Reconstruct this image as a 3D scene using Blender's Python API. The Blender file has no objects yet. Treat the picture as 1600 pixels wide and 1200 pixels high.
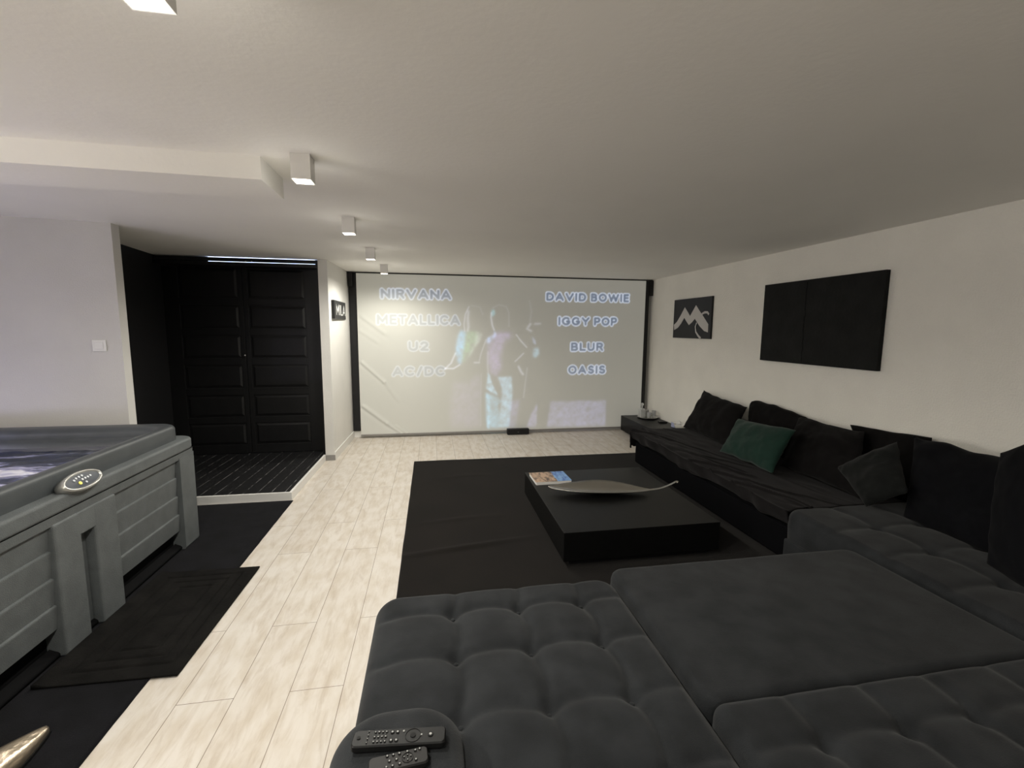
import bpy, bmesh, math, random
import numpy as np
from mathutils import Vector, Matrix, noise
random.seed(4)
S = bpy.context.scene
COL = S.collection

# ------------------------------------------------------------------ camera
cam_d = bpy.data.cameras.new('camera')
cam = bpy.data.objects.new('camera', cam_d)
COL.objects.link(cam)
cam_d.sensor_width = 36.0
cam_d.lens = 712.95 / 1600 * 36.0
cam_d.clip_start = 0.02
RX = Vector((0.98510835, -0.17176639, 0.00760553))
DN = Vector((-0.01320801, -0.11970617, -0.9927215))
FW = Vector((0.17142662, 0.97783779, -0.12019224))
UP, BK = -DN, -FW
cam.matrix_world = Matrix(((RX.x, UP.x, BK.x, 0), (RX.y, UP.y, BK.y, 0), (RX.z, UP.z, BK.z, 1.55), (0, 0, 0, 1)))
S.camera = cam

# ------------------------------------------------------------------ world, exposure
w = bpy.data.worlds.new('world')
S.world = w
w.use_nodes = True
w.node_tree.nodes['Background'].inputs[0].default_value = (0.02, 0.021, 0.025, 1)
w.node_tree.nodes['Background'].inputs[1].default_value = 0.3
S.view_settings.view_transform = 'Standard'
S.view_settings.look = 'None'
S.view_settings.exposure = 0.13
S.view_settings.gamma = 1.0
S.view_settings.use_curve_mapping = False
LAMP_W = 54.0          # each ceiling lamp, down beam
LAMP_SIDE_W = 0.5     # weak point light added under each ceiling lamp for a halo
WINDOW_L = 12.0         # daylight through the side window on the left
LAMP_COL = (1.0, 0.965, 0.87)
CEIL = 2.30


# ------------------------------------------------------------------ materials
def mat(name, col, rough=0.6, metal=0.0, bump=0.0, bscale=200.0, var=0.0, vscale=6.0, sheen=0.0,
        spec=0.5, emis=None, estr=0.0, trans=0.0, ior=1.45, col2=None, stretch=None, alpha=1.0):
    m = bpy.data.materials.new(name)
    m.use_nodes = True
    nt = m.node_tree
    b = nt.nodes['Principled BSDF']
    b.inputs['Base Color'].default_value = (*col, 1)
    b.inputs['Roughness'].default_value = rough
    b.inputs['Metallic'].default_value = metal
    b.inputs['Specular IOR Level'].default_value = spec
    b.inputs['IOR'].default_value = ior
    b.inputs['Transmission Weight'].default_value = trans
    if sheen:
        b.inputs['Sheen Weight'].default_value = sheen
        b.inputs['Sheen Roughness'].default_value = 0.45
    if emis:
        b.inputs['Emission Color'].default_value = (*emis, 1)
        b.inputs['Emission Strength'].default_value = estr
    tc = nt.nodes.new('ShaderNodeTexCoord')
    src = tc.outputs['Object']
    if stretch:
        mp = nt.nodes.new('ShaderNodeMapping')
        mp.inputs['Scale'].default_value = stretch
        nt.links.new(src, mp.inputs['Vector'])
        src = mp.outputs['Vector']
    if var or col2:
        n = nt.nodes.new('ShaderNodeTexNoise')
        n.inputs['Scale'].default_value = vscale
        n.inputs['Detail'].default_value = 6
        nt.links.new(src, n.inputs['Vector'])
        r = nt.nodes.new('ShaderNodeValToRGB')
        a = tuple(c * (1 - var) for c in col)
        c2 = col2 if col2 else tuple(min(1, c * (1 + var)) for c in col)
        r.color_ramp.elements[0].color = (*a, 1)
        r.color_ramp.elements[1].color = (*c2, 1)
        r.color_ramp.elements[0].position = 0.35
        r.color_ramp.elements[1].position = 0.65
        nt.links.new(n.outputs['Fac'], r.inputs['Fac'])
        nt.links.new(r.outputs['Color'], b.inputs['Base Color'])
    if bump:
        n = nt.nodes.new('ShaderNodeTexNoise')
        n.inputs['Scale'].default_value = bscale
        n.inputs['Detail'].default_value = 4
        nt.links.new(src, n.inputs['Vector'])
        bp = nt.nodes.new('ShaderNodeBump')
        bp.inputs['Strength'].default_value = bump
        bp.inputs['Distance'].default_value = 0.01
        nt.links.new(n.outputs['Fac'], bp.inputs['Height'])
        nt.links.new(bp.outputs['Normal'], b.inputs['Normal'])
    return m


M = {}
M['wall'] = mat('white wall paint', (0.74, 0.725, 0.69), 0.85, bump=0.25, bscale=120, var=0.02, vscale=3)  # lowered below the right wall's white to offset strong light on these walls
M['wall_left'] = mat('dimmed white wall paint', (0.62, 0.605, 0.58), 0.85, bump=0.25, bscale=120, var=0.02, vscale=3)  # white paint darkened further to tone down the light on the tub wall
M['wall_rough'] = mat('roughcast white paint', (0.92, 0.895, 0.83), 0.9, bump=0.5, bscale=90, var=0.02, vscale=3)  # white of the other walls, lightened to brighten the dim right side
M['ceiling'] = mat('ceiling paint', (0.93, 0.91, 0.865), 0.9, bump=0.1, bscale=40, var=0.015, vscale=1.5)
M['trim'] = mat('white gloss trim', (0.78, 0.77, 0.74), 0.4)
M['black_paint'] = mat('black satin paint', (0.007, 0.007, 0.0075), 0.42, bump=0.08, bscale=60, var=0.15, vscale=8)
M['black_wall'] = mat('black wall paint', (0.008, 0.008, 0.009), 0.7)
M['rubber_black'] = mat('matt black rubber', (0.004, 0.004, 0.0045), 0.8, spec=0.1)
M['black_metal'] = mat('black metal', (0.006, 0.006, 0.007), 0.5)
M['black_lacquer'] = mat('black lacquered wood', (0.0045, 0.0045, 0.0045), 0.38, spec=0.22, bump=0.04, bscale=300, var=0.2, vscale=30)
M['grey_metal'] = mat('grey metal rail', (0.30, 0.29, 0.28), 0.45, metal=0.3)
M['lamp_white'] = mat('white lamp housing', (0.80, 0.78, 0.75), 0.5)
M['lamp_glow'] = mat('lamp glow', (1, 1, 1), 0.5, emis=(1.0, 0.90, 0.72), estr=14.0)
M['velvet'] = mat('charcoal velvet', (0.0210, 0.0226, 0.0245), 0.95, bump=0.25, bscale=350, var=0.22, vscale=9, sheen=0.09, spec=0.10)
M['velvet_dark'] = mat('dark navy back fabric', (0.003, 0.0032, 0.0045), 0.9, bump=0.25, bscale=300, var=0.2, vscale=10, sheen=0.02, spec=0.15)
M['throw'] = mat('black cotton throw', (0.0102, 0.0090, 0.0095), 0.95, bump=0.3, bscale=500, var=0.15, vscale=7, sheen=0.05, spec=0.1)
M['sofa_black'] = mat('black sofa upholstery', (0.0028, 0.0028, 0.0036), 0.95, bump=0.3, bscale=300, spec=0.08)
M['cush_black'] = mat('black cushion fabric', (0.007, 0.0063, 0.0063), 0.95, bump=0.3, bscale=400, var=0.15, vscale=12, sheen=0.04, spec=0.1)
M['cush_green'] = mat('dark green cushion fabric', (0.006, 0.026, 0.018), 0.8, bump=0.3, bscale=400, var=0.15, vscale=12, sheen=0.12, spec=0.2)
M['cush_char'] = mat('charcoal cushion fabric', (0.008, 0.009, 0.0085), 0.9, bump=0.3, bscale=400, var=0.2, vscale=12, sheen=0.08, spec=0.15)
M['rug'] = mat('dark brown rug pile', (0.0090, 0.0073, 0.0062), 0.95, bump=0.5, bscale=500, var=0.18, vscale=2.2, sheen=0.05, spec=0.1)
M['runner'] = mat('black carpet', (0.006, 0.006, 0.0078), 0.95, bump=0.6, bscale=400, var=0.3, vscale=8, sheen=0.03, spec=0.1)
M['doormat'] = mat('black door mat', (0.0075, 0.0070, 0.0065), 0.9, bump=0.7, bscale=300, var=0.35, vscale=10, spec=0.15)
M['tub'] = mat('slate grey moulded plastic', (0.105, 0.115, 0.118), 0.55, bump=0.35, bscale=260, var=0.10, vscale=14)
M['tub_rim'] = mat('dark grey rim plastic', (0.056, 0.062, 0.066), 0.42, bump=0.12, bscale=300, var=0.08, vscale=10)
M['tub_shell'] = mat('dark tub shell', (0.03, 0.032, 0.045), 0.25)
M['chrome'] = mat('chrome ring', (0.75, 0.75, 0.72), 0.18, metal=1.0)
M['ring'] = mat('silver ring plastic', (0.42, 0.42, 0.40), 0.25, metal=0.6)
M['panel_face'] = mat('control panel face', (0.035, 0.042, 0.055), 0.4, spec=0.3)
M['btn_white'] = mat('pale button', (0.6, 0.62, 0.66), 0.4)
M['btn_yellow'] = mat('lit yellow button', (0.8, 0.7, 0.1), 0.4, emis=(1, 0.8, 0.1), estr=0.5)
M['silver'] = mat('hammered silver', (0.50, 0.48, 0.44), 0.27, metal=1.0, bump=0.30, bscale=45)
M['paper'] = mat('white paper edge', (0.8, 0.78, 0.74), 0.8)
M['remote'] = mat('black remote plastic', (0.007, 0.007, 0.007), 0.5, spec=0.3)
M['remote_tan'] = mat('dark grey remote plastic', (0.012, 0.011, 0.0105), 0.5, spec=0.3)
M['key'] = mat('black rubber key', (0.007, 0.007, 0.007), 0.6, spec=0.2)
M['key_mark'] = mat('grey printed mark', (0.32, 0.32, 0.31), 0.6)
M['canvas'] = mat('black painted canvas', (0.0085, 0.009, 0.0085), 0.7, bump=0.35, bscale=35, var=0.3, vscale=7, spec=0.25)
M['canvas_flat'] = mat('black sign face', (0.009, 0.009, 0.010), 0.45)
M['white_sign'] = mat('white painted motif', (0.62, 0.60, 0.58), 0.7)
M['letter_white'] = mat('white letter acrylic', (0.75, 0.75, 0.73), 0.4)
M['glass'] = mat('clear glass', (0.90, 0.91, 0.90), 0.12, trans=0.62, ior=1.3)
M['bowl'] = mat('white glazed bowl', (0.70, 0.68, 0.62), 0.25)
M['tissue'] = mat('white tissue', (0.75, 0.74, 0.72), 0.9)
M['blue_box'] = mat('pale lavender box', (0.40, 0.43, 0.62), 0.6)
M['champagne'] = mat('champagne metal', (0.62, 0.52, 0.40), 0.30, metal=0.9, bump=0.25, bscale=45)
M['day'] = mat('daylight behind transom', (0.6, 0.7, 0.9), 0.5, emis=(0.62, 0.74, 1.0), estr=3.0)
M['day_window'] = mat('daylight pane', (0.5, 0.5, 0.5), 0.5, emis=(1.0, 0.95, 0.88), estr=WINDOW_L)
M['decking'] = None


def nodes_mat(name):
    m = bpy.data.materials.new(name)
    m.use_nodes = True
    return m, m.node_tree, m.node_tree.nodes['Principled BSDF']


def plank_mat():
    """whitewashed oak planks, 0.22 m wide, running along the room's length"""
    m, nt, b = nodes_mat('whitewashed plank floor')
    N, L = nt.nodes.new, nt.links.new
    tc = N('ShaderNodeTexCoord')
    sep = N('ShaderNodeSeparateXYZ')
    L(tc.outputs['Object'], sep.inputs[0])
    cmb = N('ShaderNodeCombineXYZ')
    L(sep.outputs['Y'], cmb.inputs['X'])
    L(sep.outputs['X'], cmb.inputs['Y'])
    mp = N('ShaderNodeMapping')
    mp.inputs['Location'].default_value = (0.17, 0.62, 0)
    L(cmb.outputs[0], mp.inputs['Vector'])
    br = N('ShaderNodeTexBrick')
    br.inputs['Scale'].default_value = 1.0
    br.inputs['Brick Width'].default_value = 1.28
    br.inputs['Row Height'].default_value = 0.22
    br.inputs['Mortar Size'].default_value = 0.0016
    br.inputs['Mortar Smooth'].default_value = 0.3
    br.offset = 0.37
    br.offset_frequency = 2
    br.inputs['Color1'].default_value = (0.62, 0.575, 0.52, 1)
    br.inputs['Color2'].default_value = (0.655, 0.615, 0.565, 1)
    br.inputs['Mortar'].default_value = (0.22, 0.18, 0.14, 1)
    L(mp.outputs[0], br.inputs['Vector'])
    # grain, long streaks
    mp2 = N('ShaderNodeMapping')
    mp2.inputs['Scale'].default_value = (4.5, 24, 1)
    L(cmb.outputs[0], mp2.inputs['Vector'])
    addv = N('ShaderNodeVectorMath')
    addv.operation = 'MULTIPLY_ADD'
    L(br.outputs['Color'], addv.inputs[0])
    addv.inputs[1].default_value = (40, 40, 40)
    L(mp2.outputs[0], addv.inputs[2])
    n1 = N('ShaderNodeTexNoise')
    n1.inputs['Scale'].default_value = 1.0
    n1.inputs['Detail'].default_value = 8
    n1.inputs['Roughness'].default_value = 0.65
    n1.inputs['Distortion'].default_value = 0.8
    L(addv.outputs[0], n1.inputs['Vector'])
    r1 = N('ShaderNodeValToRGB')
    r1.color_ramp.elements[0].position = 0.30
    r1.color_ramp.elements[0].color = (0.74, 0.68, 0.62, 1)
    r1.color_ramp.elements[1].position = 0.52
    r1.color_ramp.elements[1].color = (1, 1, 1, 1)
    L(n1.outputs['Fac'], r1.inputs['Fac'])
    # blotches
    mp3 = N('ShaderNodeMapping')
    mp3.inputs['Scale'].default_value = (5, 11, 1)
    L(cmb.outputs[0], mp3.inputs['Vector'])
    n2 = N('ShaderNodeTexNoise')
    n2.inputs['Scale'].default_value = 1.3
    n2.inputs['Detail'].default_value = 5
    L(mp3.outputs[0], n2.inputs['Vector'])
    r2 = N('ShaderNodeValToRGB')
    r2.color_ramp.elements[0].position = 0.35
    r2.color_ramp.elements[0].color = (0.86, 0.82, 0.76, 1)
    r2.color_ramp.elements[1].position = 0.6
    r2.color_ramp.elements[1].color = (1, 1, 1, 1)
    L(n2.outputs['Fac'], r2.inputs['Fac'])
    mx = N('ShaderNodeMix')
    mx.data_type = 'RGBA'
    mx.blend_type = 'MULTIPLY'
    mx.inputs[0].default_value = 0.6
    L(br.outputs['Color'], mx.inputs[6])
    L(r1.outputs[0], mx.inputs[7])
    mx2 = N('ShaderNodeMix')
    mx2.data_type = 'RGBA'
    mx2.blend_type = 'MULTIPLY'
    mx2.inputs[0].default_value = 0.8
    L(mx.outputs[2], mx2.inputs[6])
    L(r2.outputs[0], mx2.inputs[7])
    L(mx2.outputs[2], b.inputs['Base Color'])
    b.inputs['Roughness'].default_value = 0.5
    b.inputs['Specular IOR Level'].default_value = 0.3
    bp = N('ShaderNodeBump')
    bp.inputs['Strength'].default_value = 0.15
    bp.inputs['Distance'].default_value = 0.004
    L(n1.outputs['Fac'], bp.inputs['Height'])
    L(bp.outputs[0], b.inputs['Normal'])
    return m


def deck_mat():
    m, nt, b = nodes_mat('black decking boards')
    N, L = nt.nodes.new, nt.links.new
    tc = N('ShaderNodeTexCoord')
    sep = N('ShaderNodeSeparateXYZ')
    L(tc.outputs['Object'], sep.inputs[0])
    mul = N('ShaderNodeMath'); mul.operation = 'MULTIPLY'; mul.inputs[1].default_value = 1 / 0.118
    sk = N('ShaderNodeMath'); sk.operation = 'MULTIPLY_ADD'; sk.inputs[1].default_value = -0.02
    L(sep.outputs['Y'], sk.inputs[0]); L(sep.outputs['X'], sk.inputs[2])
    L(sk.outputs[0], mul.inputs[0])
    fr = N('ShaderNodeMath'); fr.operation = 'FRACT'
    L(mul.outputs[0], fr.inputs[0])
    lt = N('ShaderNodeMath'); lt.operation = 'LESS_THAN'; lt.inputs[1].default_value = 0.05
    L(fr.outputs[0], lt.inputs[0])
    n = N('ShaderNodeTexNoise'); n.inputs['Scale'].default_value = 14
    L(tc.outputs['Object'], n.inputs['Vector'])
    r = N('ShaderNodeValToRGB')
    r.color_ramp.elements[0].position = 0.42; r.color_ramp.elements[0].color = (0.02, 0.02, 0.02, 1)
    r.color_ramp.elements[1].position = 0.62; r.color_ramp.elements[1].color = (0.20, 0.20, 0.20, 1)
    L(n.outputs['Fac'], r.inputs['Fac'])
    mx = N('ShaderNodeMix'); mx.data_type = 'RGBA'
    L(lt.outputs[0], mx.inputs[0])
    mx.inputs[6].default_value = (0.011, 0.011, 0.012, 1)
    L(r.outputs[0], mx.inputs[7])
    L(mx.outputs[2], b.inputs['Base Color'])
    b.inputs['Roughness'].default_value = 0.45
    return m


def water_mat():
    m, nt, b = nodes_mat('foaming tub water')
    N, L = nt.nodes.new, nt.links.new
    tc = N('ShaderNodeTexCoord')
    mp = N('ShaderNodeMapping')
    mp.inputs['Rotation'].default_value = (0, 0, 0.25)
    mp.inputs['Scale'].default_value = (1.6, 5.5, 1)
    L(tc.outputs['Object'], mp.inputs['Vector'])
    n = N('ShaderNodeTexNoise'); n.inputs['Scale'].default_value = 1.7; n.inputs['Detail'].default_value = 9
    n.inputs['Roughness'].default_value = 0.62; n.inputs['Distortion'].default_value = 0.9
    L(mp.outputs[0], n.inputs['Vector'])
    # more foam towards the near side where the jets are
    sep = N('ShaderNodeSeparateXYZ'); L(tc.outputs['Object'], sep.inputs[0])
    ma = N('ShaderNodeMath'); ma.operation = 'MULTIPLY_ADD'; ma.inputs[1].default_value = -0.26; ma.inputs[2].default_value = 0.135
    L(sep.outputs['Y'], ma.inputs[0])
    ad = N('ShaderNodeMath'); ad.operation = 'ADD'
    L(n.outputs['Fac'], ad.inputs[0]); L(ma.outputs[0], ad.inputs[1])
    r = N('ShaderNodeValToRGB')
    e = r.color_ramp.elements
    e[0].position = 0.40; e[0].color = (0.012, 0.018, 0.035, 1)
    e[1].position = 0.66; e[1].color = (0.80, 0.80, 0.90, 1)
    k = e.new(0.50); k.color = (0.045, 0.055, 0.11, 1)
    k = e.new(0.58); k.color = (0.36, 0.36, 0.55, 1)
    L(ad.outputs[0], r.inputs['Fac'])
    L(r.outputs[0], b.inputs['Base Color'])
    b.inputs['Roughness'].default_value = 0.2
    bp = N('ShaderNodeBump'); bp.inputs['Strength'].default_value = 0.5; bp.inputs['Distance'].default_value = 0.03
    L(n.outputs['Fac'], bp.inputs['Height']); L(bp.outputs[0], b.inputs['Normal'])
    return m


def book_mat():
    m, nt, b = nodes_mat('photo book cover')
    N, L = nt.nodes.new, nt.links.new
    tc = N('ShaderNodeTexCoord')
    sep = N('ShaderNodeSeparateXYZ'); L(tc.outputs['Object'], sep.inputs[0])
    mp = N('ShaderNodeMapping'); mp.inputs['Scale'].default_value = (38, 12, 1)
    L(tc.outputs['Object'], mp.inputs['Vector'])
    n = N('ShaderNodeTexNoise'); n.inputs['Scale'].default_value = 1; n.inputs['Detail'].default_value = 4; n.inputs['Distortion'].default_value = 0.6
    L(mp.outputs[0], n.inputs['Vector'])
    r = N('ShaderNodeValToRGB'); e = r.color_ramp.elements
    e[0].position = 0.36; e[0].color = (0.07, 0.045, 0.035, 1)
    e[1].position = 0.56; e[1].color = (0.48, 0.33, 0.23, 1)
    L(n.outputs['Fac'], r.inputs['Fac'])
    r2 = N('ShaderNodeValToRGB'); e = r2.color_ramp.elements
    e[0].position = 0.40; e[0].color = (0.05, 0.13, 0.42, 1)
    e[1].position = 0.62; e[1].color = (0.22, 0.40, 0.66, 1)
    L(n.outputs['Fac'], r2.inputs['Fac'])
    ad = N('ShaderNodeMath'); ad.operation = 'MULTIPLY_ADD'; ad.inputs[1].default_value = 0.10
    L(n.outputs['Fac'], ad.inputs[0]); L(sep.outputs['X'], ad.inputs[2])
    gt = N('ShaderNodeMath'); gt.operation = 'GREATER_THAN'; gt.inputs[1].default_value = 0.085
    L(ad.outputs[0], gt.inputs[0])
    mx = N('ShaderNodeMix'); mx.data_type = 'RGBA'
    L(gt.outputs[0], mx.inputs[0]); L(r.outputs[0], mx.inputs[6]); L(r2.outputs[0], mx.inputs[7])
    L(mx.outputs[2], b.inputs['Base Color'])
    b.inputs['Roughness'].default_value = 0.35
    return m


def screen_mat():
    m, nt, b = nodes_mat('projection screen fabric')
    N, L = nt.nodes.new, nt.links.new
    b.inputs['Base Color'].default_value = (0.52, 0.52, 0.48, 1)
    b.inputs['Roughness'].default_value = 0.8
    at = N('ShaderNodeAttribute'); at.attribute_name = 'projected'
    L(at.outputs['Color'], b.inputs['Emission Color'])
    b.inputs['Emission Strength'].default_value = 1.0
    return m


M['planks'] = plank_mat()
M['decking'] = deck_mat()
M['water'] = water_mat()
M['book'] = book_mat()
M['screen'] = screen_mat()


# ------------------------------------------------------------------ object helpers
def tag(o, label=None, cat=None, group=None, kind=None):
    if label: o['label'] = label
    if cat: o['category'] = cat
    if group: o['group'] = group
    if kind: o['kind'] = kind
    return o


def thing(name, loc, label, cat, group=None, kind=None):
    o = bpy.data.objects.new(name, None)
    o.empty_display_size = 0.05
    COL.objects.link(o)
    o.location = loc
    return tag(o, label, cat, group, kind)


def worldloc(o):
    v = Vector(o.location)
    while o.parent:
        o = o.parent
        v += Vector(o.location)
    return v


def link(name, bm, m, parent=None, origin=None, smooth=False, label=None):
    """bm holds world coordinates; the mesh is moved to its own origin"""
    me = bpy.data.meshes.new(name)
    if parent is not None:
        off = worldloc(parent)
        loc = Vector((0, 0, 0))
    else:
        off = Vector(origin) if origin is not None else Vector((0, 0, 0))
        loc = off
    bmesh.ops.translate(bm, verts=bm.verts, vec=-off)
    bmesh.ops.recalc_face_normals(bm, faces=bm.faces)
    bm.to_mesh(me)
    bm.free()
    me.materials.append(m)
    if smooth:
        for p in me.polygons: p.use_smooth = True
    o = bpy.data.objects.new(name, me)
    COL.objects.link(o)
    o.location = loc
    if parent is not None: o.parent = parent
    if label: o['label'] = label
    return o


def box(bm, x0, x1, y0, y1, z0, z1, bev=0.0, seg=2):
    r = bmesh.ops.create_cube(bm, size=1.0)
    vs = r['verts']
    for v in vs:
        v.co = Vector((x0 + (v.co.x + .5) * (x1 - x0), y0 + (v.co.y + .5) * (y1 - y0), z0 + (v.co.z + .5) * (z1 - z0)))
    if bev > 0:
        es = list({e for v in vs for e in v.link_edges})
        bmesh.ops.bevel(bm, geom=es, offset=bev, segments=seg, profile=0.5, affect='EDGES')
    return vs


def boxes(*bs, bev=0.0, seg=2):
    bm = bmesh.new()
    for b in bs: box(bm, *b, bev=bev, seg=seg)
    return bm


def prism(bm, pts, z0, z1):
    """vertical prism from plan polygon"""
    lo = [bm.verts.new((x, y, z0)) for x, y in pts]
    hi = [bm.verts.new((x, y, z1)) for x, y in pts]
    n = len(pts)
    bm.faces.new(lo[::-1]); bm.faces.new(hi)
    for i in range(n):
        bm.faces.new((lo[i], lo[(i + 1) % n], hi[(i + 1) % n], hi[i]))
    return bm


def rring(x0, x1, y0, y1, r, z, n=8):
    """rounded rectangle ring of points"""
    out = []
    for cx, cy, a0 in ((x1 - r, y1 - r, 0), (x0 + r, y1 - r, 90), (x0 + r, y0 + r, 180), (x1 - r, y0 + r, 270)):
        for k in range(n + 1):
            a = math.radians(a0 + 90 * k / n)
            out.append((cx + r * math.cos(a), cy + r * math.sin(a), z))
    return out


def loft(bm, rings, cap0=False, cap1=False):
    prev = None
    first = None
    for r in rings:
        vs = [bm.verts.new(p) for p in r]
        if prev:
            n = len(vs)
            for i in range(n):
                bm.faces.new((prev[i], prev[(i + 1) % n], vs[(i + 1) % n], vs[i]))
        else:
            first = vs
        prev = vs
    if cap0: bm.faces.new(first[::-1])
    if cap1: bm.faces.new(prev)
    return bm


def lathe(bm, c, prof, n=28):
    rings = [[(c[0] + r * math.cos(2 * math.pi * k / n), c[1] + r * math.sin(2 * math.pi * k / n), c[2] + z) for k in range(n)] for r, z in prof]
    return loft(bm, rings, cap0=prof[0][0] > 1e-5, cap1=False)


def cyl(bm, c, axis, r, h, n=20):
    axis = Vector(axis).normalized()
    rot = axis.to_track_quat('Z', 'Y').to_matrix().to_4x4()
    bmesh.ops.create_cone(bm, cap_ends=True, segments=n, radius1=r, radius2=r, depth=h, matrix=Matrix.Translation(Vector(c)) @ rot)


def nz(x, y, z=0.0):
    return noise.noise(Vector((x, y, z)))


# ------------------------------------------------------------------ the room
def struct(name, bm, m, **k):
    return tag(link(name, bm, m, **k), kind='structure')


struct('floor', boxes((-4.6, 3.45, -2.6, 6.8, -0.1, 0)), M['planks'])
struct('ceiling', boxes((-4.6, 3.45, -2.6, 6.8, CEIL, CEIL + 0.1)), M['ceiling'])
struct('wall_right', boxes((3.31, 3.45, -2.6, 6.8, 0, CEIL)), M['wall_rough'])
struct('wall_far', boxes((-1.11, 3.31, 6.635, 6.8, 0, CEIL)), M['wall'])
struct('wall_back', boxes((-4.6, 3.45, -2.6, -2.45, 0, CEIL)), M['black_wall'])  # unseen wall, made black to cut bounce light on the right
struct('wall_left', boxes((-4.6, -4.45, -2.45, -1.0, 0, CEIL), (-4.6, -4.45, 0.9, 3.62, 0, CEIL),
                           (-4.6, -4.45, -1.0, 0.9, 0, 0.95), (-4.6, -4.45, -1.0, 0.9, 2.10, CEIL)), M['wall'])
side_win = thing('window_2', (-4.53, -0.05, 0.95), None, None, kind='structure')
link('window_pane', boxes((-4.56, -4.555, -1.0, 0.9, 0.95, 2.10)), M['day_window'], side_win)
link('window_frame', boxes((-4.55, -4.50, -1.0, -0.94, 0.95, 2.10), (-4.55, -4.50, 0.84, 0.9, 0.95, 2.10), (-4.55, -4.50, -0.94, 0.84, 0.95, 1.01),
                           (-4.55, -4.50, -0.94, 0.84, 2.04, 2.10), (-4.55, -4.50, -0.08, -0.02, 1.01, 2.04)), M['trim'], side_win)
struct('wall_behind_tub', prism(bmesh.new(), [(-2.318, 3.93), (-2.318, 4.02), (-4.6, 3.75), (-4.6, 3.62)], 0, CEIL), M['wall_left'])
struct('wall_corridor', prism(bmesh.new(), [(-1.146, 5.505), (-1.11, 6.8), (-1.245, 6.8), (-1.245, 5.505)], 0, CEIL), M['wall'])
struct('wall_alcove_left', prism(bmesh.new(), [(-2.73, 4.0), (-2.93, 5.9), (-3.1, 5.9), (-3.1, 4.0)], 0, CEIL), M['black_wall'])
struct('wall_alcove_back', boxes((-3.1, -1.245, 5.80, 5.9, 0, CEIL)), M['black_wall'])
struct('baseboard_far', boxes((-1.108, 3.31, 6.622, 6.635, 0, 0.095), bev=0.003), M['trim'])
struct('baseboard_right', boxes((3.298, 3.31, -2.45, 6.62, 0, 0.095), bev=0.003), M['trim'])
bm = prism(bmesh.new(), [(-1.135, 5.505), (-1.098, 6.62), (-1.113, 6.62), (-1.146, 5.505)], 0, 0.095)
struct('baseboard_corridor', bm, M['trim'])
struct('baseboard_wall_end', boxes((-1.245, -1.137, 5.492, 5.505, 0, 0.062)), M['grey_metal'])
# boxed beam under the ceiling, above the tub
struct('trim_beam', prism(bmesh.new(), [(-0.738, 2.285), (-0.738, 2.60), (-4.45, 2.60 - 0.04), (-4.45, 2.285 - 0.12)], 2.20, CEIL), M['ceiling'])
# black raised deck in front of the doors with its white nosing
deckpts = [(-1.262, 5.70), (-1.285, 4.255), (-3.05, 4.255), (-3.05, 5.80), (-1.262, 5.80)]
struct('floor_deck', prism(bmesh.new(), deckpts, 0.0, 0.070), M['decking'])
bm = bmesh.new()
prism(bm, [(-1.262, 4.235), (-1.285, 4.255), (-3.05, 4.258), (-3.05, 4.236)], 0.0, 0.074)
prism(bm, [(-1.262, 4.235), (-1.240, 5.49), (-1.262, 5.49), (-1.285, 4.255)], 0.0, 0.074)
struct('trim_deck_nosing', bm, M['trim'])


# double black door with six raised-field panels on each leaf
door = thing('door_1', (-2.1, 5.70, 0.07), None, None, kind='structure')


def door_leaf(x0, x1, flip):
    root = link('door_leaf', boxes((x0, x1, 5.70, 5.74, 0.075, 2.235), bev=0.002), M['black_paint'], door)
    rows = [(1.865, 2.205), (1.525, 1.79), (1.19, 1.455), (0.845, 1.115), (0.505, 0.765), (0.175, 0.435)]
    a, c = (x0 + 0.045, x1 - 0.165) if not flip else (x0 + 0.165, x1 - 0.045)
    fr = bmesh.new()
    box(fr, x0, a, 5.684, 5.70, 0.075, 2.235, bev=0.002)
    box(fr, c, x1, 5.684, 5.70, 0.075, 2.235, bev=0.002)
    zs = [0.075] + [z for r in rows[::-1] for z in r] + [2.235]
    for k in range(0, len(zs), 2):
        box(fr, a, c, 5.684, 5.70, zs[k], zs[k + 1], bev=0.002)
    link('door_frame_rails', fr, M['black_paint'], root)
    for z0, z1 in rows:
        p = bmesh.new()
        m_ = 0.012
        lo = rr = None
        outer = [(a + m_, 5.699, z0 + m_), (c - m_, 5.699, z0 + m_), (c - m_, 5.699, z1 - m_), (a + m_, 5.699, z1 - m_)]
        k_ = 0.035
        inner = [(a + k_, 5.690, z0 + k_), (c - k_, 5.690, z0 + k_), (c - k_, 5.690, z1 - k_), (a + k_, 5.690, z1 - k_)]
        loft(p, [outer, inner], cap1=True)
        link('door_panel', p, M['black_paint'], root)
    return root


door_leaf(-2.098, -1.275, False)
door_leaf(-2.92, -2.104, True)
bm = bmesh.new(); bmesh.ops.create_uvsphere(bm, u_segments=14, v_segments=10, radius=0.014, matrix=Matrix.Translation((-2.11, 5.668, 1.225)))
cyl(bm, (-2.11, 5.68, 1.225), (0, 1, 0), 0.006, 0.02)
link('door_knob', bm, M['chrome'], door, smooth=True)
bm = boxes((-1.278, -1.245, 5.56, 5.75, 0.07, 2.235))
link('door_jamb', bm, M['black_paint'], door)
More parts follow.
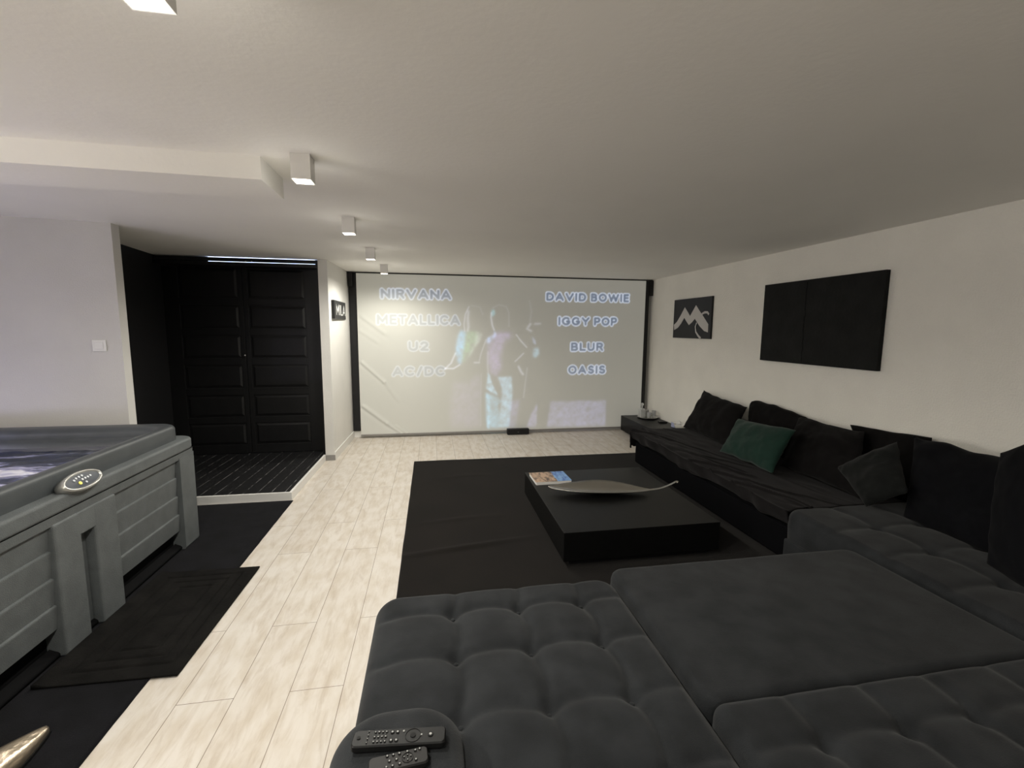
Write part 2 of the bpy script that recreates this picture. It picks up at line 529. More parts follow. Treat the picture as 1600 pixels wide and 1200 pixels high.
# transom: narrow panes of daylight above the doors, black rail across
win = thing('window_1', (-1.8, 5.62, 2.22), None, None, kind='structure')
link('window_pane', boxes((-2.38, -1.285, 5.565, 5.57, 2.225, 2.2995)), M['day'], win)
link('window_rail', boxes((-2.93, -1.245, 5.50, 5.54, 2.2515, 2.289), bev=0.002), M['black_paint'], win)
link('window_sill', boxes((-2.93, -1.245, 5.50, 5.70, 2.205, 2.2435)), M['black_paint'], win)
bm = bmesh.new()
for x in (-1.98, -1.92):
    cyl(bm, (x, 5.497, 2.2525), (0, 1, 0), 0.006, 0.012)
link('window_catch', bm, M['chrome'], win)

# ------------------------------------------------------------------ ceiling lamps
def make_lamp():
    x, y = -0.555, 1.10
    t = thing('ceiling_light', (x, y, CEIL), 'x', 'ceiling lamp', 'white cube spotlights under the ceiling')
    bm = bmesh.new()
    h, k, zb = 0.041, 0.037, 2.193
    # open-bottomed cube: outer shell, lip, recess
    rings = [[(x + sx * a, y + sy * a, z) for sx, sy in ((1, 1), (-1, 1), (-1, -1), (1, -1))]
             for a, z in ((h, CEIL), (h, zb), (k, zb), (k, zb + 0.006))]
    loft(bm, rings, cap0=True)
    link('lamp_housing', bm, M['lamp_white'], t)
    bm = bmesh.new()
    box(bm, x - k, x + k, y - k, y + k, zb + 0.005, zb + 0.009)
    link('lamp_lens', bm, M['lamp_glow'], t)
    ld = bpy.data.lights.new('lamp_beam', 'SPOT')
    ld.energy = LAMP_W; ld.color = LAMP_COL
    ld.spot_size = math.radians(172); ld.spot_blend = 0.6; ld.shadow_soft_size = 0.03
    lo = bpy.data.objects.new('lamp_beam', ld); COL.objects.link(lo)
    lo.parent = t; lo.location = (0, 0, zb - 0.008 - CEIL)
    ld = bpy.data.lights.new('lamp_halo', 'POINT')
    ld.energy = LAMP_SIDE_W; ld.color = LAMP_COL; ld.shadow_soft_size = 0.05
    lo = bpy.data.objects.new('lamp_halo', ld); COL.objects.link(lo)
    lo.parent = t; lo.location = (0, 0, zb - 0.06 - CEIL)
    return t


lamp0 = make_lamp()
lamp_spots = [(-0.555, 1.10, 'white cube ceiling spotlight nearest the camera, cut by the top edge'),
              (-0.555, 2.255, 'white cube ceiling spotlight beside the end of the boxed beam'),
              (-0.555, 3.41, 'white cube ceiling spotlight in the middle of the row, third from the screen'),
              (-0.565, 4.62, 'white cube ceiling spotlight second from the projection screen'),
              (-0.555, 5.78, 'white cube ceiling spotlight closest to the projection screen'),
              (-0.555, -0.05, 'white cube ceiling spotlight behind the camera over the sofa end'),
              (-0.555, -1.20, 'unseen white cube ceiling spotlight added far behind the camera for bounce light'),  # extra unseen lamp, brightens the ceiling by bounce
              ]
for i, (x, y, lab) in enumerate(lamp_spots):
    if i == 0:
        r = lamp0
    else:
        r = lamp0.copy(); COL.objects.link(r)
        for ch in list(lamp0.children):
            c = ch.copy(); COL.objects.link(c); c.parent = r
    r.location = (x, y, CEIL)
    r['label'] = lab
    if y > 4:
        for ch in r.children:      # the two lamps next to the screen
            if ch.type == 'LIGHT':
                ch.data = ch.data.copy()
                ch.data.energy *= 1.02

# ------------------------------------------------------------------ projection screen
scr = thing('projection_screen', (1.095, 6.56, 0.03), 'large white pull-down projection screen on the far wall showing band names and three figures', 'projection screen')
SX0, SX1, SZ0, SZ1 = -1.0, 3.19, 0.055, 2.281


def arc(cx, cy, rx, ry, a0, a1, n=10):
    return [(cx + rx * math.cos(math.radians(a0 + (a1 - a0) * k / n)), cy + ry * math.sin(math.radians(a0 + (a1 - a0) * k / n))) for k in range(n + 1)]


# heavy grotesque capitals as centre-line strokes; (advance width, strokes) in units of the cap height
LET = {
    'N': (.70, [[(0, 0), (0, 1)], [(0, 1), (.70, 0)], [(.70, 0), (.70, 1)]]),
    'I': (.0, [[(0, 0), (0, 1)]]),
    'R': (.62, [[(0, 0), (0, 1), (.34, 1)] + arc(.34, .75, .26, .25, 90, -90) + [(0, .5)], [(.32, .5), (.62, 0)]]),
    'V': (.78, [[(0, 1), (.39, 0), (.78, 1)]]),
    'A': (.80, [[(0, 0), (.40, 1), (.80, 0)], [(.14, .29), (.66, .29)]]),
    'M': (.90, [[(0, 0), (0, 1), (.45, .25), (.90, 1), (.90, 0)]]),
    'E': (.52, [[(.52, 1), (0, 1), (0, 0), (.52, 0)], [(0, .51), (.48, .51)]]),
    'T': (.66, [[(0, 1), (.66, 1)], [(.33, 1), (.33, 0)]]),
    'L': (.50, [[(0, 1), (0, 0), (.50, 0)]]),
    'C': (.74, [arc(.40, .5, .40, .5, 45, 315, 18)]),
    'U': (.66, [[(0, 1), (0, .33)] + arc(.33, .33, .33, .33, 180, 360) + [(.66, 1)]]),
    '2': (.56, [arc(.28, .72, .27, .28, 165, -35) + [(0, 0), (.58, 0)]]),
    '/': (.36, [[(0, -.06), (.36, 1.06)]]),
    'D': (.68, [[(0, 0), (0, 1), (.28, 1)] + arc(.28, .5, .40, .5, 90, -90, 14) + [(0, 0)]]),
    'B': (.60, [[(0, 0), (0, 1), (.32, 1)] + arc(.32, .76, .24, .24, 90, -90) + [(0, .52)], [(.32, .52)] + arc(.34, .26, .26, .26, 90, -90) + [(0, 0)]]),
    'O': (.82, [arc(.41, .5, .41, .5, 0, 360, 26)]),
    'W': (1.16, [[(0, 1), (.29, 0), (.58, .95), (.87, 0), (1.16, 1)]]),
    'G': (.78, [arc(.41, .5, .41, .5, 45, 345, 20) + [(.80, .46), (.50, .46)]]),
    'Y': (.76, [[(0, 1), (.38, .45), (.76, 1)], [(.38, .45), (.38, 0)]]),
    'P': (.60, [[(0, 0), (0, 1), (.33, 1)] + arc(.33, .72, .27, .28, 90, -90) + [(0, .44)]]),
    'S': (.60, [arc(.30, .74, .27, .26, 35, 180, 8) + arc(.30, .74, .27, .24, 180, 270, 5) + arc(.30, .25, .30, .25, 90, 0, 5) + arc(.30, .25, .30, .25, 0, -150, 8)]),
}


def layout(word, x0, x1, z0, z1, hw):
    """centre lines of a word filling x0..x1, z0..z1, strokes hw half-thick"""
    H = (z1 - z0) - 2 * hw
    gap = 2 * hw / H + 0.07
    tot = sum(LET[c][0] for c in word) + gap * (len(word) - 1)
    kx = (x1 - x0 - 2 * hw) / tot
    x = x0 + hw
    out = []
    for c in word:
        for st in LET[c][1]:
            out.append([(x + a * kx, z0 + hw + b * H) for a, b in st])
        x += (LET[c][0] + gap) * kx
    return out


RES = 0.004
GW, GH = int((SX1 - SX0) / RES), int((SZ1 - SZ0) / RES)
gx = SX0 + (np.arange(GW) + .5) * RES
gz = SZ0 + (np.arange(GH) + .5) * RES


def ras_poly(pts):
    X, Y = np.meshgrid(gx, gz)
    ins = np.zeros((GH, GW), bool)
    n = len(pts)
    for i in range(n):
        x1, y1 = pts[i]; x2, y2 = pts[(i + 1) % n]
        if y1 == y2: continue
        c = ((y1 > Y) != (y2 > Y)) & (X < (x2 - x1) * (Y - y1) / (y2 - y1) + x1)
        ins ^= c
    return ins.astype(float)


def ras_line(pts, wd):
    X, Y = np.meshgrid(gx, gz)
    d = np.full((GH, GW), 9.0)
    for (x1, y1), (x2, y2) in zip(pts[:-1], pts[1:]):
        L2 = (x2 - x1) ** 2 + (y2 - y1) ** 2 + 1e-9
        t = np.clip(((X - x1) * (x2 - x1) + (Y - y1) * (y2 - y1)) / L2, 0, 1)
        d = np.minimum(d, np.hypot(X - x1 - t * (x2 - x1), Y - y1 - t * (y2 - y1)))
    return np.exp(-(d / wd) ** 2)


def blur(a, s):
    k = max(1, int(s / RES * 2.5))
    ker = np.exp(-0.5 * (np.arange(-k, k + 1) * RES / s) ** 2); ker /= ker.sum()
    a = np.apply_along_axis(lambda r: np.convolve(r, ker, 'same'), 0, a)
    return np.apply_along_axis(lambda r: np.convolve(r, ker, 'same'), 1, a)


img = np.zeros((GH, GW, 3))
img += np.array([0.115, 0.112, 0.100])  # even glow added to brighten the screen and the far right wall
words = [('NIRVANA', -0.685, 0.275, 1.945, 2.085, 0.85), ('METALLICA', -0.745, 0.395, 1.595, 1.735, 0.62),
         ('U2', -0.325, -0.05, 1.23, 1.365, 0.5), ('AC/DC', -0.555, 0.18, 0.875, 1.01, 0.5),
         ('DAVID', 1.645, 2.255, 1.955, 2.082, 1.0), ('BOWIE', 2.325, 2.93, 1.955, 2.082, 1.0), ('IGGY', 1.835, 2.315, 1.605, 1.732, 1.0), ('POP', 2.385, 2.75, 1.605, 1.732, 1.0),
         ('BLUR', 2.035, 2.545, 1.225, 1.355, 1.0), ('OASIS', 2.0, 2.59, 0.88, 1.01, 1.0)]
for wd, x0, x1, z0, z1, k in words:
    dist = np.full((GH, GW), 9.0)
    HW = 0.0168
    i0 = max(0, int((x0 - .06 - SX0) / RES)); i1 = int((x1 + .06 - SX0) / RES)
    j0 = max(0, int((z0 - .06 - SZ0) / RES)); j1 = int((z1 + .06 - SZ0) / RES)
    X, Y = np.meshgrid(gx[i0:i1], gz[j0:j1])
    for st in layout(wd, x0, x1, z0, z1, HW):
        for (a1, b1), (a2, b2) in zip(st[:-1], st[1:]):
            L2 = (a2 - a1) ** 2 + (b2 - b1) ** 2 + 1e-9
            t = np.clip(((X - a1) * (a2 - a1) + (Y - b1) * (b2 - b1)) / L2, 0, 1)
            dist[j0:j1, i0:i1] = np.minimum(dist[j0:j1, i0:i1], np.hypot(X - a1 - t * (a2 - a1), Y - b1 - t * (b2 - b1)))
    inner = (dist < HW).astype(float)
    out = ((dist >= HW) & (dist < HW + 0.0135)).astype(float)
    img += k * blur(out, 0.004)[..., None] * np.array([0.30, 0.35, 0.46])
    img += k * blur(inner, 0.004)[..., None] * np.array([-0.085, -0.045, 0.035])

PO = [
 ([(0.399, 1.527), (0.477, 1.493), (0.459, 1.336), (0.432, 1.196), (0.414, 1.046), (0.37, 1.055), (0.332, 1.161), (0.34, 1.336), (0.364, 1.44)], (0.05, 0.17, 0.28), 0.015),
 ([(0.477, 1.493), (0.617, 1.502), (0.652, 1.459), (0.599, 1.336), (0.528, 1.196), (0.458, 1.09), (0.414, 1.046), (0.432, 1.196), (0.459, 1.336)], (0.04, 0.12, 0.045), 0.025),
 ([(0.617, 1.502), (0.705, 1.477), (0.687, 1.389), (0.599, 1.266), (0.528, 1.16), (0.458, 1.081), (0.528, 1.196), (0.599, 1.336)], (0.11, 0.13, 0.12), 0.015),
 ([(0.298, 0.782), (0.474, 0.771), (0.562, 0.805), (0.669, 0.911), (0.687, 0.696), (0.669, 0.334), (0.687, 0.114), (0.257, 0.127), (0.242, 0.345), (0.261, 0.542)], (0.045, 0.035, 0.065), 0.03),
 ([(0.803, 1.337), (0.883, 1.478), (0.99, 1.496), (1.17, 1.479), (1.098, 1.408), (1.027, 1.337), (0.973, 1.159), (0.983, 0.98), (0.921, 0.873), (0.848, 0.892), (0.812, 1.053), (0.794, 1.213)], (0.085, 0.06, 0.14), 0.03),
 ([(0.794, 1.425), (0.883, 1.46), (0.883, 1.53), (0.918, 1.46), (0.812, 1.337), (0.767, 1.345)], (0.12, 0.18, 0.30), 0.012),
 ([(0.794, 0.91), (0.821, 0.874), (0.867, 0.73), (0.94, 0.583), (0.849, 0.621), (0.768, 0.686), (0.786, 0.803)], (0.14, 0.25, 0.33), 0.010),
 ([(0.759, 0.623), (0.922, 0.566), (0.995, 0.473), (0.94, 0.438), (0.968, 0.253), (0.96, 0.088), (0.786, 0.093), (0.768, 0.35)], (0.06, 0.15, 0.21), 0.015),
 ([(0.768, 0.623), (0.80, 0.60), (0.82, 0.35), (0.83, 0.093), (0.786, 0.093), (0.768, 0.35)], (0.05, 0.10, 0.14), 0.012),
 ([(0.939, 0.846), (1.139, 0.853), (1.159, 0.616), (1.142, 0.433), (1.125, 0.249), (1.107, 0.102), (0.96, 0.097), (0.977, 0.345), (0.995, 0.473), (1.003, 0.691)], (0.11, 0.19, 0.25), 0.013),
 ([(1.532, 0.444), (1.527, 0.127), (1.499, 0.09), (1.377, 0.103), (1.441, 0.278)], (0.08, 0.075, 0.14), 0.012),
 ([(1.27, 0.504), (1.2, 0.099), (1.107, 0.102), (1.123, 0.489)], (0.05, 0.045, 0.10), 0.02),
 ([(1.465, 1.266), (1.538, 1.275), (1.549, 1.176), (1.494, 1.131), (1.457, 1.158)], (0.12, 0.22, 0.28), 0.015),
 ([(1.444, 1.436), (1.491, 1.383), (1.501, 1.32), (1.464, 1.347)], (0.14, 0.17, 0.26), 0.010),
 ([(0.846, 1.809), (0.882, 1.818), (0.9, 1.758), (0.864, 1.722), (0.843, 1.74)], (0.05, 0.20, 0.24), 0.012),
 ([(1.737, 0.465), (2.612, 0.474), (2.612, 0.074), (1.691, 0.088)], (0.075, 0.075, 0.14), 0.016),
]
rng = np.random.default_rng(3)
mott = blur(rng.standard_normal((GH, GW)), 0.020); mott /= mott.std()
mott2 = blur(rng.standard_normal((GH, GW)), 0.008); mott2 /= mott2.std()
MOT = np.clip(0.92 + 0.16 * mott + 0.08 * mott2, 0.4, 1.5)
for pts, c, s in PO:
    img += (MOT * blur(ras_poly(pts), s))[..., None] * np.array(c)
LN = [([(0.327, 1.196), (0.265, 1.056), (0.186, 0.977)], .013, .8), ([(0.186, 0.977), (0.299, 0.976), (0.387, 1.029)], .011, .9),
      ([(0.522, 1.856), (0.47, 1.752), (0.451, 1.614), (0.46, 1.51)], .009, .6), ([(0.513, 1.787), (0.504, 1.684), (0.512, 1.58), (0.503, 1.519)], .020, .5),
      ([(0.767, 1.389), (0.696, 1.195), (0.67, 1.089)], .010, .4), ([(0.669, 1.063), (0.599, 1.063)], .013, .6),
      ([(0.843, 1.774), (0.838, 1.705), (0.856, 1.6), (0.883, 1.53)], .012, .7), ([(0.864, 1.844), (0.952, 1.889), (1.059, 1.864), (1.096, 1.778), (1.097, 1.585)], .010, .22),
      ([(1.206, 1.462), (1.28, 1.373), (1.363, 1.284)], .010, .6), ([(1.192, 1.078), (1.264, 1.141), (1.318, 1.194)], .010, .6),
      ([(1.247, 0.996), (1.285, 0.924), (1.313, 0.887)], .018, .6), ([(1.414, 1.623), (1.369, 1.552), (1.425, 1.516)], .018, .45),
      ([(1.487, 1.624), (1.561, 1.628)], .016, .4), ([(1.376, 0.978), (1.351, 0.759), (1.326, 0.54)], .010, .3),
      ([(0.56, 1.87), (0.68, 1.85), (0.72, 1.75)], .010, .2), ([(1.40, 1.95), (1.43, 1.8), (1.41, 1.66)], .012, .2),
      ([(0.794, 1.213), (0.79, 1.0), (0.80, 0.91)], .012, .35), ([(0.70, 0.9), (0.69, 0.6), (0.69, 0.13)], .008, .2)]
for pts, wd, k in LN:
    img += (k * ras_line(pts, wd))[..., None] * np.array([0.24, 0.25, 0.30])
ok = [(gx > -0.78), (gx < 2.99)]
img = np.maximum(img, 0)

# screen sheet: dense grid with soft creases, curved slightly at the left edge
NX, NZ = 520, 276
creases = [((-0.935, 1.697), (-0.653, 1.481), .03, .006), ((-0.955, 1.066), (-0.67, 0.795), .025, .010), ((-0.67, 0.795), (-0.484, 0.537), .03, .004),
           ((-0.956, 0.456), (-0.641, 0.201), .028, .014), ((-0.641, 0.201), (-0.45, 0.058), .022, .010), ((-0.52, 0.16), (-0.379, 0.054), .02, .005),
           ((-0.96, 1.50), (-0.75, 1.36), .03, .004)]
xs = np.linspace(SX0, SX1, NX + 1); zs = np.linspace(SZ0, SZ1, NZ + 1)
XX, ZZ = np.meshgrid(xs, zs)
YY = np.full_like(XX, 6.56)
for a, b2, wd, amp in creases:
    L2 = (b2[0] - a[0]) ** 2 + (b2[1] - a[1]) ** 2
    t = np.clip(((XX - a[0]) * (b2[0] - a[0]) + (ZZ - a[1]) * (b2[1] - a[1])) / L2, 0, 1)
    dx = XX - a[0] - t * (b2[0] - a[0]); dz = ZZ - a[1] - t * (b2[1] - a[1])
    nrm = np.array([-(b2[1] - a[1]), b2[0] - a[0]]) / math.sqrt(L2)
    s = dx * nrm[0] + dz * nrm[1]
    dd = np.hypot(dx, dz)
    YY += -amp * (np.exp(-(dd / wd) ** 2) - 0.5 * np.exp(-((s + wd * 1.3) / wd) ** 2) * np.exp(-(dd / (3 * wd)) ** 2))
YY += 0.004 * np.sin(XX * 2.1 + 0.5) * np.sin(ZZ * 1.7)
V = np.stack([XX, YY, ZZ], -1).reshape(-1, 3) - np.array(scr.location)
idx = np.arange((NX + 1) * (NZ + 1)).reshape(NZ + 1, NX + 1)
F = np.stack([idx[:-1, :-1], idx[:-1, 1:], idx[1:, 1:], idx[1:, :-1]], -1).reshape(-1, 4)
me = bpy.data.meshes.new('screen_fabric')
me.from_pydata(V.tolist(), [], F.tolist())
me.materials.append(M['screen'])
for p in me.polygons: p.use_smooth = True
at = me.color_attributes.new('projected', 'FLOAT_COLOR', 'POINT')
ii = np.clip(((XX - SX0) / RES).astype(int), 0, GW - 1); jj = np.clip(((ZZ - SZ0) / RES).astype(int), 0, GH - 1)
img = blur_img = np.stack([blur(img[..., c], 0.004) for c in range(3)], -1)
cc = np.concatenate([img[jj, ii], np.ones((NZ + 1, NX + 1, 1))], -1).reshape(-1)
at.data.foreach_set('color', cc.astype(np.float32))
sf = bpy.data.objects.new('screen_fabric', me); COL.objects.link(sf); sf.parent = scr
link('bottom_bar', boxes((SX0, SX1, 6.555, 6.575, 0.030, 0.056), bev=0.003), M['grey_metal'], scr)
link('top_rail', boxes((SX0 - 0.11, SX1 + 0.11, 6.565, 6.60, 2.283, 2.298)), M['black_metal'], scr)
link('side_border', boxes((-1.104, -1.003, 6.60, 6.62, 0.098, 2.283)), M['black_metal'], scr)
link('side_border', boxes((3.192, 3.248, 6.555, 6.60, 0.05, 2.283)), M['black_metal'], scr)
link('rail_bracket', boxes((3.248, 3.305, 6.54, 6.61, 2.06, 2.283), bev=0.004), M['black_metal'], scr)
link('rail_bracket', boxes((-1.104, -1.045, 6.54, 6.60, 2.10, 2.283), bev=0.004), M['black_metal'], scr)

# sound bar on the floor under the screen
bar = thing('sound_bar', (1.23, 6.50, 0), 'small black bar speaker on the floor below the projection screen', 'speaker')
link('speaker_body', boxes((1.07, 1.395, 6.46, 6.535, 0.006, 0.088), bev=0.006), M['black_metal'], bar)
link('indicator_light', boxes((1.225, 1.235, 6.457, 6.461, 0.04, 0.046)), M['key_mark'], bar, label='tiny pale indicator')
for x in (1.10, 1.36):
    link('rubber_foot', boxes((x - 0.012, x + 0.012, 6.48, 6.51, 0.0, 0.007)), M['key'], bar)

# ------------------------------------------------------------------ wall pieces
sg = thing('name_sign', (-1.11, 5.87, 1.76), 'black box sign with white letters MILA on the short wall beside the screen', 'sign')
bm = bmesh.new()
box(bm, -1.145, -1.1075, 5.63, 6.32, 1.652, 1.868, bev=0.004)
link('sign_box', bm, M['canvas_flat'], sg)
bm = bmesh.new()
def bar_stroke(bm, p, q, hw, xa, xb):
    d = Vector((0, q[0] - p[0], q[1] - p[1])); n = Vector((0, -d.z, d.y)).normalized() * hw
    e = d.normalized() * hw * 0.6
    P4 = [Vector((0, *p)) - n - e, Vector((0, *q)) - n + e, Vector((0, *q)) + n + e, Vector((0, *p)) + n - e]
    lo = [bm.verts.new((xa, v.y, v.z)) for v in P4]; hi = [bm.verts.new((xb, v.y, v.z)) for v in P4]
    bm.faces.new(lo); bm.faces.new(hi[::-1])
    for k in range(4): bm.faces.new((lo[k], hi[k], hi[(k + 1) % 4], lo[(k + 1) % 4]))
for wd, y0, y1 in (('M', 5.725, 5.885), ('I', 5.92, 5.98), ('L', 5.995, 6.085), ('A', 6.115, 6.275)):
    for st in layout(wd, y0, y1, 1.695, 1.825, 0.0085) if wd != 'I' else [[(5.945, 1.7035), (5.945, 1.8165)]]:
        for p, q in zip(st[:-1], st[1:]):
            bar_stroke(bm, p, q, 0.0090, -1.108, -1.105)
link('sign_letters', bm, M['letter_white'], sg, label='white capital letters MILA')

sw = thing('light_switch', (-2.455, 3.905, 1.40), 'square pale light switch on the wall behind the hot tub', 'light switch')
# plate follows the wall's slight angle
ang = math.atan2(3.93 - 3.62, -2.318 + 4.6)
def on_left_wall(u0, u1, z0, z1, d0, d1, bev=0.0):
    bm = boxes((u0, u1, -d1, -d0, z0, z1), bev=bev)
    bmesh.ops.transform(bm, matrix=Matrix.Translation((-2.455, 3.9115, 0)) @ Matrix.Rotation(ang, 4, 'Z'), verts=bm.verts)
    return bm
link('switch_plate', on_left_wall(-0.043, 0.043, 1.358, 1.444, 0.0, 0.009, 0.003), M['trim'], sw)
link('switch_rocker', on_left_wall(-0.027, 0.027, 1.374, 1.428, 0.009, 0.013, 0.002), M['trim'], sw)

pic = thing('mountain_picture', (3.30, 5.44, 1.44), 'small black canvas with a pale mountain peaks emblem on the right wall', 'picture')
PY0, PY1, PZ0, PZ1 = 5.875, 5.01, 1.445, 1.955     # left edge is the far one
link('canvas', boxes((3.285, 3.309, PY1, PY0, PZ0, PZ1), bev=0.002), M['canvas_flat'], pic)
def U(u, v): return (3.2845, PY0 + u * (PY1 - PY0), PZ0 + v * (PZ1 - PZ0))
def flat_poly(bm, pts, dx=0.0):
    vs = [bm.verts.new((U(u, v)[0] - dx, U(u, v)[1], U(u, v)[2])) for u, v in pts]
    f = bm.faces.new(vs)
    bmesh.ops.triangulate(bm, faces=[f], ngon_method='EAR_CLIP')
def flat_stroke(bm, pts, ws, dx=0.0):
    L_, R_ = [], []
    for i, (u, v) in enumerate(pts):
        a = pts[max(0, i - 1)]; b = pts[min(len(pts) - 1, i + 1)]
        du, dv = (b[0] - a[0]) * 0.865, (b[1] - a[1]) * 0.51
        n = math.hypot(du, dv); nx, ny = -dv / n * ws[i], du / n * ws[i]
        L_.append((u + nx / 0.865, v + ny / 0.51)); R_.append((u - nx / 0.865, v - ny / 0.51))
    flat_poly(bm, L_ + R_[::-1], dx)
bm = bmesh.new()
flat_poly(bm, [(0.018, 0.344), (0.104, 0.421), (0.213, 0.598), (0.315, 0.792), (0.408, 0.658), (0.47, 0.559), (0.534, 0.678), (0.615, 0.821), (0.707, 0.682), (0.806, 0.546), (0.94, 0.35), (0.944, 0.154), (0.849, 0.188), (0.738, 0.297), (0.6, 0.487), (0.534, 0.404), (0.451, 0.332), (0.37, 0.437), (0.314, 0.52), (0.233, 0.378), (0.144, 0.267), (0.036, 0.206)])
flat_stroke(bm, [(0.654, 0.393), (0.625, 0.291), (0.646, 0.161), (0.715, 0.063), (0.775, 0.008)], [0.008, 0.011, 0.013, 0.014, 0.015], 0.0003)
flat_stroke(bm, [(0.75, 0.55), (0.77, 0.585), (0.803, 0.615), (0.848, 0.632), (0.906, 0.627), (0.943, 0.575)], [0.012, 0.012, 0.013, 0.014, 0.014, 0.014], 0.0003)
link('mountain_emblem', bm, M['white_sign'], pic, label='pale double-peak mountain emblem')

big = thing('black_painting', (3.30, 3.50, 1.25), 'large plain black textured canvas on the right wall above the sofas', 'painting')
bm = bmesh.new()
box(bm, 3.272, 3.309, 2.882, 4.125, 1.255, 2.0, bev=0.003)
link('canvas', bm, M['canvas'], big)
bm = bmesh.new()
# seam of thicker paint down the middle
for k in range(14):
    z0 = 1.27 + k * 0.051
    yy = 3.60 + 0.02 * nz(k * 0.7, 3.1)
    box(bm, 3.268, 3.273, yy - 0.004, yy + 0.004 + 0.004 * random.random(), z0, z0 + 0.05, bev=0.0015)
link('paint_ridge', bm, M['canvas'], big)

# ------------------------------------------------------------------ rugs
def slab(name, m, pts_fn, nx, ny, h_fn, th, origin, label, cat, **kw):
    bm = bmesh.new()
    g = [[bm.verts.new((*pts_fn(i / nx, j / ny), th + h_fn(*pts_fn(i / nx, j / ny)))) for i in range(nx + 1)] for j in range(ny + 1)]
    for j in range(ny):
        for i in range(nx):
            bm.faces.new((g[j][i], g[j][i + 1], g[j + 1][i + 1], g[j + 1][i]))
    # skirt down to the floor
    ring = [g[0][i] for i in range(nx + 1)] + [g[j][nx] for j in range(1, ny + 1)] + [g[ny][i] for i in range(nx - 1, -1, -1)] + [g[j][0] for j in range(ny - 1, 0, -1)]
    lo = [bm.verts.new((v.co.x, v.co.y, kw.get('z0', 0.0005))) for v in ring]
    n = len(ring)
    for i in range(n):
        bm.faces.new((ring[i], lo[i], lo[(i + 1) % n], ring[(i + 1) % n]))
    bm.faces.new(lo[::-1])
    return tag(link(name, bm, m, origin=origin, smooth=True), label, cat)


def rug_pts(u, v):
    x = -0.222 + u * 2.75; y = 2.02 + v * 3.265
    if u == 0: x += 0.004 * nz(y * 3, 1)
    if v == 1: y += 0.012 * nz(x * 3, 5) - 0.006 * u * 4
    return x, y


def rug_h(x, y):
    h = 0.0015 * nz(x * 2, y * 2)
    c1 = 3.02 + 0.32 * (x + 0.2) * 0.5
    if x < 1.0:
        h += 0.016 * math.exp(-((y - c1) / 0.03) ** 2) * max(0, 1 - abs(x - 0.2) / 0.65)
    h += 0.006 * math.exp(-((y - 3.55 - 0.05 * math.sin(x * 3)) / 0.03) ** 2) * max(0, 1 - abs(x - 0.2) / 0.5)
    h += 0.004 * math.exp(-((y - 4.6 - 0.08 * math.sin(x * 4)) / 0.04) ** 2) * max(0, 1 - abs(x - 0.3) / 0.5)
    return max(h, -0.004)


slab('area_rug', M['rug'], rug_pts, 110, 150, rug_h, 0.009, (1.1, 3.3, 0), 'large dark brown flat rug under the black coffee table', 'rug')
slab('carpet_runner', M['runner'], lambda u, v: (-2.30 + u * 1.053 + (0.0 if u < 1 else 0.002 * nz(v * 40, 0)), 1.0 + v * 3.22), 60, 90,
     lambda x, y: 0.001 * nz(x * 4, y * 4), 0.006, (-1.77, 2.6, 0), 'black carpet strip laid beside the hot tub', 'carpet')


def mat_pts(u, v):
    x = -1.69 + u * 0.567; y = 2.095 + v * 0.94
    x2 = x + 0.012 * (v) * 1.0 - 0.012 + (y - 2.1) * 0.008
    y2 = y - (u) * 0.012
    return x2, y2


def mat_h(x, y):
    u = (x + 1.69) / 0.567; v = (y - 2.095) / 0.94
    d = min(u * 0.567, (1 - u) * 0.567, v * 0.94, (1 - v) * 0.94)
    h = 0
    for dd in (0.075, 0.135, 0.20):
        h -= 0.009 * math.exp(-((d - dd) / 0.008) ** 2)
    h += 0.0012 * nz(x * 60, y * 60)
    h += 0.012 * math.exp(-(u / 0.06) ** 2)
    return h


slab('door_mat', M['doormat'], mat_pts, 120, 180, mat_h, 0.015, (-1.41, 2.56, 0.0), 'thick black door mat with sunken rectangles on the carpet beside the hot tub', 'door mat', z0=0.0078)

# ------------------------------------------------------------------ hot tub
TX0, TX1, TY0, TY1 = -3.78, -1.70, 1.43, 3.60
tub = thing('hot_tub', (-2.74, 2.515, 0.008), 'grey moulded hot tub with slatted side panels on the black carpet', 'hot tub')
# rim: outer skin up over the lip and down inside
def rr(dx, dy, r, z, n=10):
    return rring(TX0 + dx, TX1 - dx, TY0 + dy, TY1 - dy, r, z, n)
bm = bmesh.new()
loft(bm, [rr(.060, .055, .12, .745), rr(.060, .055, .12, .77), rr(.061, .055, .12, .842), rr(.063, .057, .12, .852), rr(.070, .064, .12, .864), rr(.080, .075, .12, .869), rr(.088, .084, .12, .870),
          rr(.112, .130, .11, .868), rr(.122, .15, .11, .864), rr(.130, .17, .11, .852), rr(.134, .18, .11, .835), rr(.136, .185, .10, .815), rr(.150, .205, .10, .805), rr(.170, .24, .10, .800), rr(.178, .25, .10, .790), rr(.18, .26, .10, .76)])
link('rim', bm, M['tub_rim'], tub, smooth=True)
bm = bmesh.new()
loft(bm, [rr(.18, .26, .10, .765), rr(.19, .27, .10, .60), rr(.26, .34, .12, .48), rr(.50, .55, .2, .45), rr(.60, .62, .2, .25)], cap1=True)
link('shell', bm, M['tub_shell'], tub, smooth=True)
bm = bmesh.new()
loft(bm, [rr(.04, .04, .10, .688), rr(.014, .014, .10, .688), rr(.010, .010, .10, .689), rr(.003, .003, .10, .694), rr(0, 0, .10, .702), rr(0, 0, .10, .706), rr(0, 0, .10, .750), rr(0, 0, .10, .754), rr(.004, .004, .10, .762), rr(.010, .010, .10, .766), rr(.014, .014, .10, .767), rr(.055, .055, .12, .768), rr(.07, .07, .12, .768)])
link('lip', bm, M['tub'], tub, smooth=True)
